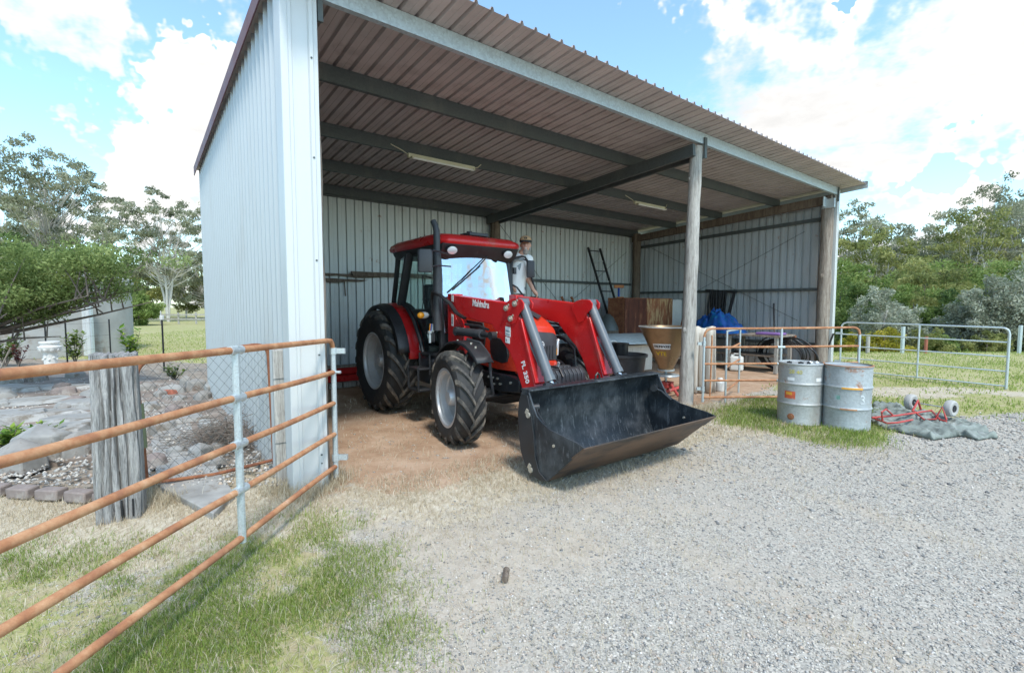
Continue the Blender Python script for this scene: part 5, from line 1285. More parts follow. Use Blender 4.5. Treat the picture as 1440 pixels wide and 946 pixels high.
# ladders
def ladder(name, p0, p1, w, m_, label, nr=9, rail=.03):
    o = empty(name, p0); tag(o, label, 'ladder'); p0 = Vector(p0); d = Vector(p1) - p0; sd_ = Vector((SU[0], SU[1], 0)) * w / 2
    for s in (-1, 1): MB().bar(sd_ * s, d + sd_ * s, .04, .07, (SU[0], SU[1], 0)).build('rail', m_, o, .004)
    for k in range(nr): c_ = d * ((k + .7) / nr); pipe('rung', [c_ - sd_, c_ + sd_], .016, M['galv'] if k % 2 else m_, o, 8)
    return o
ladder('extension_ladder', s2w(10.9, 4.95, 0), s2w(10.45, 5.95, 3.5), .55, M['picket'], 'tall black extension ladder leaning against the back wall', 11)
ladder('step_ladder', s2w(9.6, 5.0, 0), s2w(9.05, 5.75, 1.95), .4, M['rust2'], 'short reddish step ladder leaning beside the loader arm', 6)
o = empty('orange_jack', s2w(10.95, 5.35, 0)); tag(o, 'orange and blue tool standing beside the black ladder', 'tool')
MB().tube([(0, 0, 0), (0, 0, 2.3)], .03, 8).build('shaft', M['blue'], o); M['dorange'] = mat('dull orange', (.55, .2, .06), .6); MB().box((0, 0, 2.28), (.3, .1, .09)).build('head', M['dorange'], o, .01); MB().box((.05, 0, 1.9), (.22, .1, .12)).build('clamp', M['dorange'], o, .01)
o = empty('scoop', s2w(9.35, 4.4, 0)); tag(o, 'grey steel scoop shaped hood left of the rusty cabinet', 'hood')
MB().box((0, 0, .5), (.5, .5, 1.0)).build('stand', M['timber'], o, .02); MB().lathe([(.30, 1.0), (.28, 1.1), (.16, 1.35), (.05, 1.45), (.001, 1.46)], 16, Matrix.Translation((0, 0, 0))).build('hood_shell', M['purlin'], o)
o = empty('wire_wheel', s2w(12.1, 3.75, 0)); tag(o, 'dark rusty wheel leaning against the right wall', 'wheel')
MB().tube([(.05 * math.sin(a) , .42 * math.cos(a) * .6, 1.1 + .34 * math.sin(a)) for a in np.linspace(0, 6.2832, 25)], .03, 8).build('rim', M['rust2'], o); MB().tube([(0, 0, 0), (0, 0, 1.1)], .03, 6).build('stand', M['timber'], o)
# bench with blue tarp at the right wall
bn = at_shed('work_bench', 11.75, 1.95, 0, 'old timber work bench against the right wall', 'bench')
MB().box((0, 0, .93), (.9, 2.6, .05)).build('top', M['post_b'], bn, .006); MB().box((0, 0, .42), (.8, 2.3, .04)).build('shelf', M['timber'], bn, .004)
for x in (-.38, .38):
    for y in (-1.2, 0, 1.2): MB().box((x, y, .455), (.08, .08, .90)).build('leg', M['post'], bn, .005)
o = at_shed('storage_crate', 11.6, 2.5, 0, 'dark grey crate on the bench shelf', 'crate', .441); MB().box((0, 0, .17), (.5, .9, .34)).box((0, 0, .345), (.53, .93, .02)).build('crate_body', M['purlin'], o, .02)
tp_ = at_shed('blue_tarpaulin', 11.55, 2.45, 0, 'crumpled bright blue tarpaulin heaped on the work bench', 'tarpaulin', .955)
b = MB(); nn_ = 40; vs = []; fs = []
for i in range(nn_):
    for j in range(nn_):
        x = (i / (nn_ - 1) - .5) * 1.0; y = (j / (nn_ - 1) - .5) * 1.5; e = max(0, 1 - (x / .48) ** 4) * max(0, 1 - (y / .73) ** 4)
        hgt_ = e * (.24 + .30 * math.exp(-((y + .1) / .4) ** 2) + .30 * (float(fbm(np.array([x + 3]), np.array([y + 5]), 5, 71)[0]) - .45) - .10 * abs(math.sin(8 * y + 7 * x + 3 * math.sin(5 * y))) + .07 * abs(math.sin(13 * y - 9 * x)))
        vs.append((x, y, max(.004, hgt_)))
b.add(vs, [(i * nn_ + j, i * nn_ + j + 1, (i + 1) * nn_ + j + 1, (i + 1) * nn_ + j) for i in range(nn_ - 1) for j in range(nn_ - 1)]); b.build('heap', M['tarpb'], tp_, smooth=40)
o = at_shed('purple_bag', 11.5, .95, 0, 'flat purple and white bag on the bench end', 'bag', .956); MB().box((0, 0, .03), (.4, .6, .06)).build('bag_body', M['purple'], o, .025)
# canvas hanging on a drum behind the gate
o = at_shed('canvas_roll', 7.50, .42, -.62, 'pale canvas sheet hanging upright behind the gate hinge', 'canvas')
b = MB(); nx_ = 40; vs = []
for i in range(nx_ + 1):
    t = i / nx_
    for j in range(9):
        h_ = j / 8; x = (t - .5) * (.44 + .06 * (1 - h_)); y = .035 * math.sin(t * 22 + .5 * math.sin(h_ * 3)) * (.5 + .8 * (1 - h_)) + .06 * math.sin(t * 3)
        vs.append((x, y, .01 + 1.27 * h_ + (.02 * math.sin(t * 9) if j == 8 else 0)))
b.add(vs, [(i * 9 + j, i * 9 + j + 1, (i + 1) * 9 + j + 1, (i + 1) * 9 + j) for i in range(nx_) for j in range(8)]); k = b.build('cloth', M['bag'], o, smooth=60); kk = k.modifiers.new('t', 'SOLIDIFY'); kk.thickness = .012
pipe('roll', [(-.29, -.02, .0), (-.285, .0, 1.22)], .055, M['bag'], o, 12); MB().box((0, .12, .62), (.42, .12, 1.24)).build('backing_board', M['timber'], o, .01)
# coil of black poly pipe
o = at_shed('poly_pipe_coil', 11.85, .92, 0, 'big loose coil of black poly pipe leaning on the right wall', 'pipe coil')
for k in range(9):
    r_ = .40 + .025 * (k % 4) + random.uniform(-.02, .02); cy = -.015 * k - .25 * (k > 5) * (k - 5) * .5; cx = .28 - .045 * k
    pipe('coil_turn', [(cx + .12 * math.sin(a) * 0 - (.30 * (1 + math.sin(a)) * .25), cy + r_ * 1.25 * math.cos(a), .03 + r_ * (1 + math.sin(a)) * .93) for a in np.linspace(0, 6.2832, 33)], .017, M['hosem'], o, 7)
# smaller clutter
o = at_shed('jerry_can', 11.2, 1.65, .3, 'white plastic jerry can under the bench', 'jerry can'); MB().box((0, 0, .19), (.2, .32, .38)).build('can_body', M['white'], o, .05, seg=3); MB().tube([(0, -.1, .36), (0, -.06, .44), (0, .06, .44), (0, .1, .36)], .018, 8).tube([(0, .12, .37), (0, .12, .42)], .025, 10).build('can_handle', M['white'], o)
o = at_shed('white_pot', 8.05, .38, .2, 'small white plastic pot by the canvas foot', 'pot'); MB().lathe([(.001, 0), (.085, 0), (.10, .04), (.10, .17), (.06, .22), (.04, .26), (.001, .26)], 20).build('pot_body', M['white'], o)
for (u, v, a, h_, lab) in [(12.35, 1.05, .12, 1.75, 'thin black handled tool leaning upright on the right wall'), (12.35, -.02 + .35, -.16, 1.0, 'short dark handled tool leaning near the right post')]:
    o = at_shed('hand_tool', u, v, 0, lab, 'tool'); MB().tube([(-.1, 0, 0), (.12, a * 2, h_ * .6)], .018, 8).build('shaft', M['timber'], o); MB().tube([(.12, a * 2, h_ * .6), (.2, a * 2.6, h_)], .022, 8).build('grip', M['picket'], o)
o = at_shed('pipe_stand', 12.2, .75, 0, 'rusty pipe stand with a flat head beside the coil', 'stand'); MB().tube([(0, 0, 0), (0, 0, .88)], .03, 8).box((0, 0, .9), (.1, .22, .05)).box((0, 0, .02), (.3, .3, .03)).build('stand_body', M['rust2'], o)
o = at_shed('harness', 12.45, 2.95, 0, 'bundle of dark straps and tools hung on the right wall girt', 'harness', 1.35)
b = MB()
for k in range(9): y_ = -.25 + .06 * k; b.tube([(.1, y_, .78), (.06 + .04 * math.sin(k * 2), y_ + .05 * math.sin(k), .35), (.08, y_ + .1 * math.cos(k * 3), -.1 - .12 * (k % 3))], .03 + .012 * (k % 2), 7)
b.bar((.05, -.35, .0), (.08, -.5, .7), .05, .08); b.tube([(.1, -.55, .72), (.1, .4, .80)], .03, 8); b.build('straps', M['picket'], o)
# red blade and sleepers behind the rear wheel
o = at_shed('grader_blade', 2.35, 5.55, 0, 'red steel blade lying on sleepers at the back wall', 'blade'); MB().box((0, 0, .34), (3.3, .05, .16)).box((0, -.06, .18), (3.3, .10, .13)).box((0, .03, .26), (3.3, .03, .3)).build('blade', M['red'], o, .01); MB().box((0, .02, .42), (3.3, .16, .05)).build('timber_cap', M['post_b'], o, .006)
for k in range(11):
    o = at_shed('sleeper_block', .95 + k * .29, 5.5, 0, ['first', 'second', 'third', 'fourth', 'fifth', 'sixth', 'seventh', 'eighth', 'ninth', 'tenth', 'eleventh'][k] + ' grey timber block from the left under the red blade', 'block', 0, 'blocks under the red blade'); MB().box((0, 0, .055), (.26, .3, .11)).build('block_body', M['post'], o, .01)
o = MB().tube([(-.01, -.055, .02), (.01, .055, .022)], .022, 7).build('wood_offcut', M['timber'], None); p = GP(711, 812); o.location = (p.x, p.y, 0); o.rotation_euler = (0, 0, .1); tag(o, 'short brown wood offcut lying on the gravel', 'offcut')

# ================================================================== garden on the left
gb = tag(MB().prism([(GP(*p).x, GP(*p).y) for p in [(-260, 560), (130, 520), (300, 545), (330, 560), (345, 600), (230, 640), (120, 650), (-300, 690)]], -.08, .05, 'xy').build('garden_bed', mat('garden soil', (.24, .19, .155), .95, 0, .3, 2, (.40, .37, .33), 3, (.5, .7), .8, 14)), kind='structure')
def stone_mesh(rx, ry, h, seed, n=11, flat=True):
    r_ = random.Random(seed); b = MB(); ring1 = []; ring2 = []
    for k in range(n):
        a = 2 * math.pi * k / n; f = r_.uniform(.78, 1.15); ring1.append((rx * f * math.cos(a), ry * f * math.sin(a), 0)); f2 = f * r_.uniform(.80, .95); ring2.append((rx * f2 * math.cos(a), ry * f2 * math.sin(a), h * r_.uniform(.8, 1.15)))
    vs = ring1 + ring2 + [(r_.uniform(-.1, .1) * rx, 0, h * (1.05 if flat else 1.5))]
    return b.add(vs, [(k, (k + 1) % n, n + (k + 1) % n, n + k) for k in range(n)] + [(n + k, n + (k + 1) % n, 2 * n) for k in range(n)])
sp = [(40, 565, .75, .30), (150, 555, .55, .2), (15, 590, .5, .28), (100, 590, .55, .22), (190, 575, .45, .18), (60, 612, .5, .25), (130, 615, .5, .2), (215, 600, .4, .22), (-40, 560, .7, .3), (85, 545, .7, .2), (20, 548, .6, .2), (180, 610, .4, .2), (250, 590, .5, .18), (-60, 600, .6, .3), (120, 572, .5, .2), (60, 582, .6, .2)]
for i, (px, py, rx, ry) in enumerate(sp):
    p = GP(px, py, .05); o = stone_mesh(rx, ry * 1.5, .05 + .03 * (i % 3), i).build('paving_stone', M['stone'], gb, .012, smooth=30); o.location = (p.x, p.y, .045); o.rotation_euler = (random.uniform(-.03, .03), random.uniform(-.03, .03), random.uniform(-.4, .4))
rk = [(60, 640, .34, .22, .26), (110, 638, .20, .16, .2), (30, 655, .3, .2, .22), (245, 552, .26, .15, .14), (225, 556, .16, .12, .1), (275, 548, .20, .16, .18), (160, 635, .12, .10, .1), (262, 545, .14, .12, .2), (205, 548, .18, .12, .12), (300, 552, .25, .18, .18), (320, 560, .2, .15, .16), (285, 560, .22, .16, .12), (140, 532, .2, .14, .14), (105, 530, .25, .16, .13), (50, 535, .3, .2, .14), (5, 540, .3, .2, .16), (180, 540, .16, .12, .12), (325, 590, .12, .1, .08), (300, 600, .1, .09, .08)]
for i, (px, py, rx, ry, h_) in enumerate(rk):
    p = GP(px, py, .05); o = stone_mesh(rx, ry, h_, 100 + i, 9, False).build('rock', M['rock'] if i % 3 else M['stone'], gb, .02, smooth=30); o.location = (p.x, p.y, .02); o.rotation_euler = (0, 0, i * 1.3)
for i in range(46):
    px = random.uniform(-40, 370); py = random.uniform(528, 660)
    if px > 240 and py < 552 + (px - 240) * .62: continue
    p = GP(px, py, .05); s_ = random.uniform(.05, .15); o = stone_mesh(s_ * 1.3, s_, s_ * .8, 500 + i, 8, False).build('rock', [M['rock'], M['stone'], M['brick']][i % 3], gb, .01, smooth=30); o.location = (p.x, p.y, .03); o.rotation_euler = (0, 0, i)
o = stone_mesh(.22, .13, .1, 300, 8).build('rock', M['terracotta'], gb, .015); p = GP(235, 553, .05); o.location = (p.x, p.y, .04)
for k in range(7):
    a_ = GP(-90 + k * 40, 690 + k * 3); bm_ = MB().box((0, 0, .045), (.22, .115, .095)).build('edging_brick', M['brick'], gb, .014); bm_.location = (a_.x, a_.y + .02, 0.0); bm_.rotation_euler = (random.uniform(-.05, .05), random.uniform(-.04, .04), -.12 + random.uniform(-.07, .07))
pth = [GP(*p) for p in [(218, 585), (262, 580), (275, 620), (330, 700), (300, 730), (225, 690), (212, 630)]]
tag(MB().prism([(p.x, p.y) for p in pth], -.05, .052, 'xy').build('garden_path', M['stone'], None, .01), kind='structure')
# rubble and twigs by the wall
def rubble(n, fn, s0, s1, name, mt_, label):
    vs = []; fs = []; tn = []
    for k in range(n):
        x, y, z = fn(); s = random.uniform(s0, s1); bv = base * rng.uniform(.55, 1.3, (6, 1)) * s; a = random.uniform(0, 6.3); c_, s_ = math.cos(a), math.sin(a)
        vs.append(np.stack([x + bv[:, 0] * c_ - bv[:, 1] * s_, y + bv[:, 0] * s_ + bv[:, 1] * c_, z + bv[:, 2] * .7], 1)); fs.append(of + 6 * k)
    return tag(link(name, np_mesh(name, np.concatenate(vs), np.concatenate(fs), rng.random(n * 8)), mt_), label, 'rubble', kind='stuff')
gm = bpy.data.materials['gravel stones']
def rp():
    px = random.uniform(-60, 400); py = random.uniform(535, 690)
    while px > 250 and py < 560 + (px - 250) * .55: px = random.uniform(-60, 400); py = random.uniform(535, 690)
    p = GP(px, py); return p.x, p.y, .05
rubble(2600, rp, .008, .035, 'rubble', gm, 'pale stone chips strewn over the garden bed')
tw = empty('brushwood_pile', GP(320, 625)); tag(tw, 'heap of dry twigs against the foot of the left shed wall', 'brushwood')
b = MB()
for k in range(420):
    c_ = Vector((random.gauss(0, .30), random.gauss(.0, .22), abs(random.gauss(.0, .12)) + .04)); d_ = Vector((random.uniform(-1, 1), random.uniform(-1, 1), random.uniform(-.35, .5))).normalized() * random.uniform(.08, .28); j = Vector((random.uniform(-.03, .03), random.uniform(-.03, .03), random.uniform(-.02, .03)))
    p = [c_ - d_, c_ + j, c_ + d_]
    for q_ in p: q_.z = max(q_.z, .02)
    b.tube(p, [.004, .003, .0015], 4, False)
tag(b.build('twigs', M['twig'], tw, smooth=0, fix=False), kind='stuff')

# ------------------------------------------------------------------ foliage
def leaf_quads(centers, radii, per, size, elong=.4, droop=0.0, ctint=None, jit=.16, shell=.55):
    K_ = len(centers); n = K_ * per; c = np.repeat(np.asarray(centers, float), per, 0); r_ = np.repeat(np.asarray(radii, float), per, 0)
    d = rng.normal(size=(n, 3)); d /= np.linalg.norm(d, axis=1)[:, None]; rad = (shell + (1 - shell) * rng.random(n)) * rng.random(n) ** .25
    p = c + d * r_ * rad[:, None]
    a = rng.normal(size=(n, 3)); a[:, 2] -= droop * 1.5; a /= np.linalg.norm(a, axis=1)[:, None]
    bb_ = np.cross(a, rng.normal(size=(n, 3))); bb_ /= np.linalg.norm(bb_, axis=1)[:, None] + 1e-9
    s = size * rng.uniform(.6, 1.4, n)[:, None]
    v = np.stack([p - a * s, p + bb_ * s * elong, p + a * s, p - bb_ * s * elong], 1).reshape(-1, 3)
    f = np.arange(n * 4).reshape(-1, 4)
    t = np.clip(np.repeat(ctint if ctint is not None else rng.random(K_), per) + rng.normal(0, jit, n), 0, 1)
    return v, f, t


def tree(name, label, base_, height, crown, trunk_r, nclump, per, leaf, lm, bark, cat='tree', group=None, multi=1, droop=.2, clump=(.12, .09), lean=(0, 0), elong=.4, bare=.35, seed=1, limbs=True):
    """crown = (radius, bottom fraction, flatness exponent)"""
    r_ = np.random.default_rng(seed); o = empty(name, base_); tag(o, label, cat, group)
    cr, cb, fl = crown; cent = []
    tops = []
    for m_ in range(multi):
        a = r_.random() * 6.28; sp_ = (cr * .28 if multi > 1 else 0); tops.append((sp_ * math.cos(a) + lean[0], sp_ * math.sin(a) + lean[1]))
    tries = 0
    while len(cent) < nclump and tries < 20000:
        tries += 1
        x, y = r_.uniform(-1, 1, 2); t = r_.uniform(0, 1)
        env = math.sin(math.pi * min(1, max(0.02, t)) ** fl) ** .6
        if x * x + y * y > env * env: continue
        if x * x + y * y < (env * .35) ** 2 and r_.random() < .5: continue
        z = height * (cb + (1 - cb) * t)
        cent.append((x * cr + lean[0] * t, y * cr + lean[1] * t, z))
    cent = np.array(cent); rad = np.stack([r_.uniform(.7, 1.3, len(cent)) * height * clump[0], r_.uniform(.7, 1.3, len(cent)) * height * clump[0], r_.uniform(.7, 1.2, len(cent)) * height * clump[1]], 1)
    v, f, t = leaf_quads(cent, rad, per, leaf, elong, droop, r_.uniform(.15, .85, len(cent)))
    link('crown', np_mesh('crown', v, f, t), lm, o)
    b = MB()
    for m_ in range(multi):
        tx_, ty_ = tops[m_]; top = height * r_.uniform(.72, .86); k = 7; path = []
        for i in range(k + 1):
            s = i / k; path.append(Vector((tx_ * s ** 1.2 + r_.normal(0, .012) * height * s, ty_ * s ** 1.2 + r_.normal(0, .012) * height * s, -.15 + (top + .15) * s)))
        R0 = trunk_r * (1 if multi == 1 else .75); b.tube(path, [R0 * (1 - .85 * (i / k)) + .004 for i in range(k + 1)], 8)
        if limbs:
            for c_ in cent[m_::multi]:
                if c_[2] < height * .12: continue
                s = max(.3, min(.95, (c_[2] / top) * r_.uniform(.5, .8))); i0 = min(k - 1, int(s * k)); st = path[i0].lerp(path[i0 + 1], s * k - i0); e = Vector(c_); mid = st.lerp(e, .5) + Vector((0, 0, -.04 * height * r_.random())) + Vector(r_.normal(0, .015 * height, 3))
                rb = R0 * (1 - .85 * s) * .55; b.tube([st, mid, e], [rb, rb * .6, rb * .2], 5, False)
    b.build('trunk', bark, o, smooth=50, fix=False)
    return o


M['gum'] = leaf_mat('gum leaves', [(.14, .16, .105), (.24, .26, .165), (.36, .375, .25), (.48, .47, .35)], .5)
M['green1'] = leaf_mat('mid green leaves', [(.07, .11, .025), (.15, .22, .05), (.26, .34, .095), (.38, .45, .16)], .45)
M['yellowg'] = leaf_mat('yellow green leaves', [(.12, .14, .015), (.28, .27, .03), (.42, .36, .04), (.5, .42, .06)], .35)
M['silver'] = leaf_mat('silver grey leaves', [(.20, .215, .15), (.29, .31, .22), (.38, .40, .30), (.47, .48, .38)], .3)
M['darkg'] = leaf_mat('dark green leaves', [(.03, .06, .015), (.07, .12, .03), (.13, .19, .05), (.21, .27, .08)], .4)
M['olive'] = leaf_mat('olive leaves', [(.12, .14, .05), (.21, .235, .075), (.32, .335, .11), (.44, .43, .17)], .45)
M['lime'] = leaf_mat('fresh lime leaves', [(.06, .14, .02), (.14, .26, .04), (.28, .40, .06), (.45, .55, .10)], .4)
M['maroon'] = leaf_mat('maroon leaves', [(.08, .015, .02), (.14, .03, .03), (.2, .05, .05), (.25, .1, .08)], .3)

def bg(px, d, z=None):
    x = (px - 720) / 680 * d; return (x, d, gzf(x, d) if z is None else z)
# left side gums
tree('gum_tree', 'tallest airy gum tree at the far left skyline', bg(76, 52), 19.5, (6.0, .30, .9), .21, 170, 85, .17, M['gum'], M['bark'], group='gum trees on the left', droop=.5, clump=(.046, .028), seed=3)
tree('gum_tree', 'spreading gum with several white trunks next to the shed wall', bg(237, 50), 13.6, (5.9, .36, .8), .17, 170, 75, .15, M['gum'], M['bark'], group='gum trees on the left', multi=5, droop=.5, clump=(.052, .028), seed=5)
tree('gum_tree', 'brownish gum filling the left edge of the photo', bg(8, 56), 15.0, (6.0, .2, .9), .2, 130, 95, .17, M['olive'], M['bark'], group='gum trees on the left', droop=.4, clump=(.06, .045), seed=6)
tree('gum_tree', 'low gum between the two tall gums on the left', bg(142, 60), 9.6, (4.5, .25, .9), .14, 90, 90, .17, M['gum'], M['bark'], group='gum trees on the left', multi=2, droop=.5, clump=(.07, .045), seed=8)
labs = ['distant grey green gum behind the round bush', 'distant gum just left of the white trunked gum', 'distant gum just right of the white trunked gum', 'distant gum hard against the shed wall', 'distant gum behind the garden tree']
for i, (px, d, h_) in enumerate([(178, 66, 7.6), (205, 70, 8.4), (262, 64, 7.6), (292, 62, 8.2), (110, 66, 7.0)]):
    tree('gum_tree', labs[i], bg(px, d), h_, (4.6, .12, .9), .10, 80, 100, .17, M['gum'] if i % 2 else M['olive'], M['bark'], group='gum trees on the left', multi=2, droop=.5, clump=(.10, .075), seed=20 + i)
tree('round_bush', 'round dense green bush in the left paddock', bg(196, 41), 2.75, (1.9, .05, .75), .1, 70, 170, .10, M['green1'], M['bark_d'], 'bush', clump=(.17, .13), limbs=False, seed=31)
tree('yellow_bush', 'yellow green bush behind the terracotta pot', bg(152, 27), 1.55, (.72, .1, .75), .06, 40, 110, .06, M['yellowg'], M['bark_d'], 'bush', clump=(.17, .13), limbs=False, seed=32)
# dark conifer at the left edge
tree('dark_conifer', 'dark green conifer branches at the left edge', bg(-8, 22), 5.2, (1.55, .45, .8), .12, 26, 170, .08, M['darkg'], M['bark_d'], clump=(.085, .05), seed=33)
# garden tree with low spreading branches, trunk out of frame
gt_ = empty('garden_tree', (-11.6, 9.2, 0)); tag(gt_, 'low spreading leafy garden tree over the concrete tank', 'tree')
b = MB(); cent = []; rr9 = np.random.default_rng(44)
b.tube([(0, 0, -.1), (.1, .0, .5), (.35, .05, .95)], [.13, .11, .10], 8)
for k in range(17):
    an = rr9.uniform(-.7, .6); L_ = rr9.uniform(1.6, 3.9); z1 = .98 + rr9.uniform(.0, .75) + L_ * rr9.uniform(-.02, .30)
    e = Vector((.35 + L_ * math.cos(an), L_ * math.sin(an) * .75, z1)); m1 = Vector((.35, .05, .95)).lerp(e, .4) + Vector((0, 0, -.08)); m2 = Vector((.35, .05, .95)).lerp(e, .75) + Vector((rr9.normal(0, .06), rr9.normal(0, .06), rr9.normal(0, .05)))
    b.tube([(.35, .05, .95), m1, m2, e], [.05, .034, .02, .008], 6, False)
    for j in range(6):
        q_ = m1.lerp(e, rr9.uniform(.15, 1.0)); f_ = q_ + Vector((rr9.normal(0, .3), rr9.normal(0, .3), rr9.uniform(.2, 1.15))); b.tube([q_, q_.lerp(f_, .5) + Vector((0, 0, .05)), f_], [.016, .010, .004], 5, False); cent.append(f_)
b.build('trunk', M['bark_d'], gt_, smooth=50, fix=False)
cent = np.array([tuple(c_) for c_ in cent]); cent[:, 2] = np.clip(cent[:, 2], 1.5, 2.72)
v, f, t = leaf_quads(cent, np.tile([[.42, .42, .26]], (len(cent), 1)), 380, .034, .42, .1, np.clip(rr9.normal(.5, .25, len(cent)), .05, .95))
link('crown', np_mesh('crown', v, f, t), leaf_mat('garden tree leaves', [(.10, .15, .04), (.19, .26, .08), (.30, .38, .13), (.42, .49, .20)], .45), gt_)

def shrub(name, px, py, h_, w, nst, lm, leafs, label, seed, leafl=.07, per=26):
    p = GP(px, py); o = empty(name, (p.x, p.y, 0)); tag(o, label, 'shrub'); r_ = np.random.default_rng(seed); b = MB(); P_ = []; A_ = []
    for k in range(nst):
        a = r_.random() * 6.28; e = Vector((w * math.cos(a) * r_.random(), w * math.sin(a) * r_.random(), h_ * r_.uniform(.6, 1))); b.tube([(0, 0, -.02), e * .5 + Vector((0, 0, .03)), e], [.012, .009, .004], 5, False)
        for j in range(per):
            s = r_.uniform(.25, 1.02); P_.append(tuple(e * s)); aa = r_.random() * 6.28; A_.append((math.cos(aa), math.sin(aa), r_.uniform(-.1, .9)))
    b.build('stem', M['bark_d'], o, fix=False)
    P_ = np.array(P_); A_ = np.array(A_); A_ /= np.linalg.norm(A_, axis=1)[:, None]; n = len(P_); L_ = leafl * r_.uniform(.6, 1.3, n)[:, None]; S_ = np.cross(A_, [0, 0, 1]); S_ /= np.linalg.norm(S_, axis=1)[:, None]
    v = np.stack([P_, P_ + A_ * L_ * .5 + S_ * L_ * .22, P_ + A_ * L_, P_ + A_ * L_ * .5 - S_ * L_ * .22], 1).reshape(-1, 3)
    link('leaves', np_mesh('leaves', v, np.arange(n * 4).reshape(-1, 4), np.clip(r_.normal(.5, .25, n), 0, 1)), lm, o); return o
shrub('citrus_shrub', 186, 512, 1.05, .35, 9, M['lime'], 0, 'young citrus shrub with glossy upright leaves above the gatepost', 51, .20, 30)
shrub('leafy_shrub', 106, 512, 1.05, .35, 9, M['green1'], 0, 'tall slim leafy shrub in front of the tank corner', 52, .16, 34)
shrub('leafy_shrub', 8, 515, 1.1, .7, 14, M['green1'], 0, 'dense leafy shrub at the left edge by the tank', 53, .14, 50)
shrub('maroon_shrub', 26, 516, .65, .3, 8, M['maroon'], 0, 'small maroon leaved shrub below the leafy shrub', 54, .10, 30)
shrub('ground_plant', 20, 632, .26, .5, 26, M['lime'], 0, 'bright green low plants among the stones at the left edge', 55, .09, 30)
shrub('ground_plant', 75, 645, .12, .3, 14, M['lime'], 0, 'small green sprouts beside the rough rock', 56, .06, 16)
shrub('ground_plant', 245, 535, .35, .3, 10, M['green1'], 0, 'small weed clump behind the garden gate', 57, .10, 20)

# old concrete tank with a tin side
tk = empty('concrete_tank', (-16.6, 17.3, 0)); tag(tk, 'old stained concrete water tank at the far left', 'water tank')
MB().lathe([(.001, 2.75), (2.3, 2.65), (2.38, 2.6), (2.4, 2.5), (2.4, 0), (2.3, -.1)], 56).build('tank_wall', M['concrete'], tk, smooth=30)
MB().lathe([(2.44, 2.42), (2.47, 2.44), (2.47, 2.62), (2.40, 2.70), (1.2, 2.95), (.001, 3.0)], 56).build('lid', M['concrete'], tk, smooth=30)
ts_ = GP(118, 500); o = empty('tin_screen', (ts_.x, ts_.y, 0), -.2); tag(o, 'pale blue grey tin sheet standing upright beside the tank', 'tin sheet')
for k in range(4): link('tin_panel', sheet_mesh('tin_panel', (-1.15 + k * .38, 0, 0), (1, 0, 0), (0, -1, 0), lambda s: ((0, 0, 0), (0, 0, 2.0)), 2), M['flash'], o)
MB().box((.40, .0, 1.0), (.07, .07, 2.1)).build('corner_post', M['galv'], o)
o = empty('brick_red_pillar', bg(135, 21)); tag(o, 'terracotta red tapered pillar on the lawn edge', 'pillar'); MB().lathe([(.001, 0), (.31, 0), (.31, .05), (.27, .08), (.24, 1.0), (.27, 1.04), (.27, 1.10), (.001, 1.1)], 18).build('pillar_body', M['terracotta'], o)
b = MB(); b.tube([(0, 0, 1.1), (.05, 0, 1.3), (.15, 0, 1.55)], [.07, .08, .03], 8); b.tube([(0, 0, 1.15), (-.05, 0, 1.4)], [.06, .03], 8); b.build('ornament', M['plaster'], o)
# plaster pedestal
p = GP(72, 521); o = empty('plaster_pedestal', (p.x, p.y, 0)); tag(o, 'white plaster garden pedestal with a leafy capital', 'pedestal')
MB().lathe([(.001, 0), (.17, 0), (.17, .06), (.13, .09), (.125, .12), (.145, .46), (.15, .48), (.20, .52), (.24, .60), (.24, .63), (.19, .65), (.18, .70), (.21, .72), (.21, .76), (.001, .76)], 20).build('column', M['plaster'], o, smooth=30)
b = MB()
for k in range(10): a = k * .628; b.sphere((.19 * math.cos(a), .19 * math.sin(a), .57), .05, 7, 5, (1, 1, 1.4)); b.sphere((.14 * math.cos(a + .3), .14 * math.sin(a + .3), .3 + .05 * (k % 2)), .03, 6, 5)
b.build('carved_leaves', M['plaster'], o)
# star pickets and wire
pk = [(-40, 508, 1.35), (66, 508, 1.25), (95, 512, 1.3), (156, 503, 1.25), (231, 522, 1.35)]
pl = ['black steel picket at the left end of the garden fence', 'black steel picket behind the white pedestal', 'black steel picket beside the leafy shrub', 'black steel picket left of the citrus shrub', 'black steel picket with a white cap right of the citrus shrub']
pw_ = []
for i, (px, py, h_) in enumerate(pk):
    p = GP(px, py); pw_.append(p); o = empty('star_picket', (p.x, p.y, 0)); tag(o, pl[i], 'fence post', 'garden fence pickets')
    b = MB()
    for a in range(3): t = a * 2.094; b.bar((.012 * math.cos(t), .012 * math.sin(t), h_ / 2 - .1 - h_ / 2), (.012 * math.cos(t), .012 * math.sin(t), h_), .03, .007, (math.cos(t), math.sin(t), 0))
    b.build('stake', M['picket'], o)
    if i == 4: MB().box((0, 0, h_ + .03), (.07, .07, .12)).box((-.02, 0, h_ + .14), (.02, .02, .14)).build('cap', M['white'], o, .01)
for z in (.35, .75, 1.15):
    o = MB().tube([Vector((p.x, p.y, z)) for p in (pw_[0], pw_[1], pw_[2], pw_[3])], .003, 4, False).build('fence_wire', M['picket']); tag(o, {.35: 'lowest', .75: 'middle', 1.15: 'topmost'}[z] + ' wire of the thin garden fence', 'wire')
o = MB().tube([(0, 0, 0), (.3, .05, .62)], .018, 8).build('broom_handle', M['post_b']); p = GP(-2, 523); o.location = (p.x, p.y, 0); tag(o, 'pale wooden handle leaning at the left edge of the garden', 'handle')
o = empty('paddock_rail', bg(248, 44)); tag(o, 'low weathered rail fence before the white trunked gum', 'fence')
for k in range(7): MB().box((-3 + k * 1.6, 0, .5), (.12, .1, 1.1)).build('fence_post', M['post'], o)
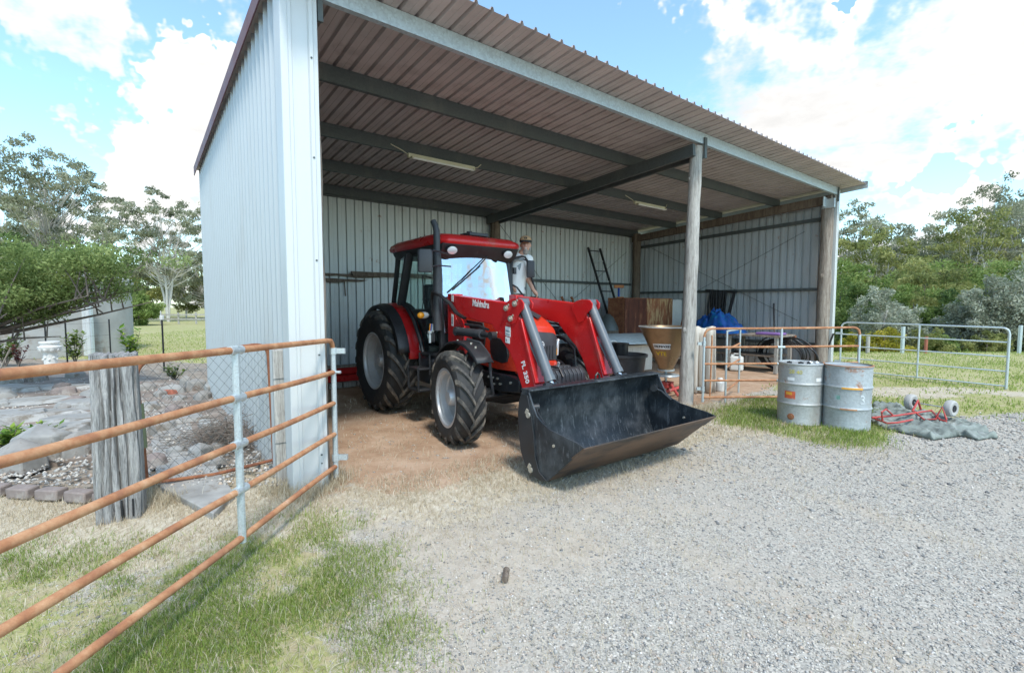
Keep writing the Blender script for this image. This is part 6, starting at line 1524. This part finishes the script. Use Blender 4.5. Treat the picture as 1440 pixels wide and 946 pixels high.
for z in (.45, .85): MB().box((1.8, -.06, z), (9.6, .05, .12)).build('rail', M['post'], o)
o = MB().box((0, 0, .1), (.25, .25, .25)).box((0, 0, .3), (.16, .16, .2)).build('white_marker', M['plaster'], None, .03); p_b = bg(181, 38); o.location = p_b; tag(o, 'small pale stump marker on the left lawn', 'marker')

# ------------------------------------------------------------------ wooded gully on the right
TB = []
def rt(kind, px, d, h_, cr, lab, mt_, seed, per=130, ncl=44, leaf=.17, cb=.1, multi=1, clump=(.13, .09), bark='bark_d', lim=True, droop=.25):
    tree(kind, lab, bg(px, d), h_, (cr, cb, .85), .009 * h_ + .03, ncl, per, leaf, M[mt_], M[bark], 'tree', 'trees of the gully on the right', multi, droop, clump, seed=seed, limbs=lim)
side = ['beside the shed wall', 'left of centre in the gully', 'in the middle of the gully', 'right of centre in the gully', 'at the right edge']
k = 0
for i, px in enumerate([1195, 1262, 1328, 1392, 1450]):      # tall airy gums at the back
    rt('gum_tree', px + random.uniform(-6, 6), 60 + 4 * (i % 3), [19.5, 18.5, 20.0, 22.5, 21.5][i], 5.6, 'tall airy grey green gum ' + side[i], 'gum', 200 + i, 60, 190, .19, .30, 2, (.045, .03), 'bark', True, .5)
for i, px in enumerate([1225, 1295, 1365, 1425]):
    rt('gum_tree', px, 52 + 3 * (i % 2), [15.5, 14.5, 17.5, 18.5][i], 5.0, ['second rank gum nearest the shed', 'second rank gum left of centre', 'second rank gum right of centre', 'second rank gum nearest the right edge'][i], 'gum' if i % 2 else 'olive', 220 + i, 75, 150, .18, .22, 2, (.055, .038), 'bark', True, .5)
for i, px in enumerate([1180, 1222, 1258, 1300, 1345, 1385, 1425, 1465]):     # dense middle belt
    rt('leafy_tree', px, 36 + 3 * (i % 3), [8.6, 8.0, 8.9, 8.4, 9.2, 9.4, 8.8, 9.2][i], 3.3, ['dense rounded green tree ', 'bushy olive tree '][i % 2] + ['hard by the shed corner', 'second from the shed', 'third from the shed', 'fourth from the shed', 'fifth from the shed', 'sixth from the shed', 'seventh from the shed', 'last at the right edge'][i], ['green1', 'olive'][i % 2], 240 + i, 170, 90, .12, .02, 1, (.11, .07), seed if False else 'bark_d', False, .2)
for i, (px, d, h_, mt_) in enumerate([(1205, 28, 4.9, 'darkg'), (1282, 29, 4.9, 'green1'), (1335, 28, 4.6, 'darkg'), (1400, 29, 4.8, 'olive'), (1452, 27, 4.9, 'darkg')]):
    rt('leafy_tree', px, d, h_, 2.3, ['dark low tree ', 'bright tufted tree ', 'dark shady tree ', 'olive scrubby tree ', 'dark scrubby tree '][i] + 'in the front of the gully ' + side[i], mt_, 260 + i, 160, 75, .09, .0, 1, (.12, .08), 'bark_d', False)
for i, (px, d, h_) in enumerate([(1238, 23, 3.5), (1262, 24, 3.0), (1375, 23, 3.4), (1412, 22.5, 4.2), (1450, 22, 4.6), (1345, 24, 2.6)]):
    rt('silver_bush', px, d, h_, 1.25 + .1 * (i % 3), 'silver grey feathery bush ' + ['first from the shed', 'second from the shed', 'fourth from the shed', 'fifth from the shed', 'last at the right edge', 'third from the shed'][i], 'silver', 280 + i, 120, 80, .07, .02, 3, (.10, .10), 'bark', True, .0)
for i, (px, d) in enumerate([(1215, 21.5), (1300, 21.5), (1330, 22), (1245, 21), (1390, 21.5)]):
    rt('low_bush', px, d, 1.25 + .2 * (i % 2), .9, ['low yellow bush by the shed corner', 'low yellow green bush behind the gate centre', 'low green bush right of the gate centre', 'low yellow bush behind the gate brace', 'low green bush behind the gate end'][i], ['yellowg', 'olive', 'green1', 'yellowg', 'olive'][i], 300 + i, 150, 26, .05, .0, 1, (.2, .16), 'bark_d', False)
# boundary posts
for i, (px, lab) in enumerate([(1271, 'grey fence post behind the galvanised gate'), (1304, 'reddish fence post behind the galvanised gate'), (1436, 'grey fence post at the right edge'), (1222, 'short timber post nearest the shed wall')]):
    o = empty('fence_post', bg(px, 17.2)); tag(o, lab, 'fence post', 'boundary fence posts'); MB().tube([(0, 0, -.1), (0, 0, [.95, .6, 1.0, .6][i])], .06 if i != 1 else .05, 10).build('post_body', [M['galv'], M['terracotta'], M['galv'], M['post']][i], o)
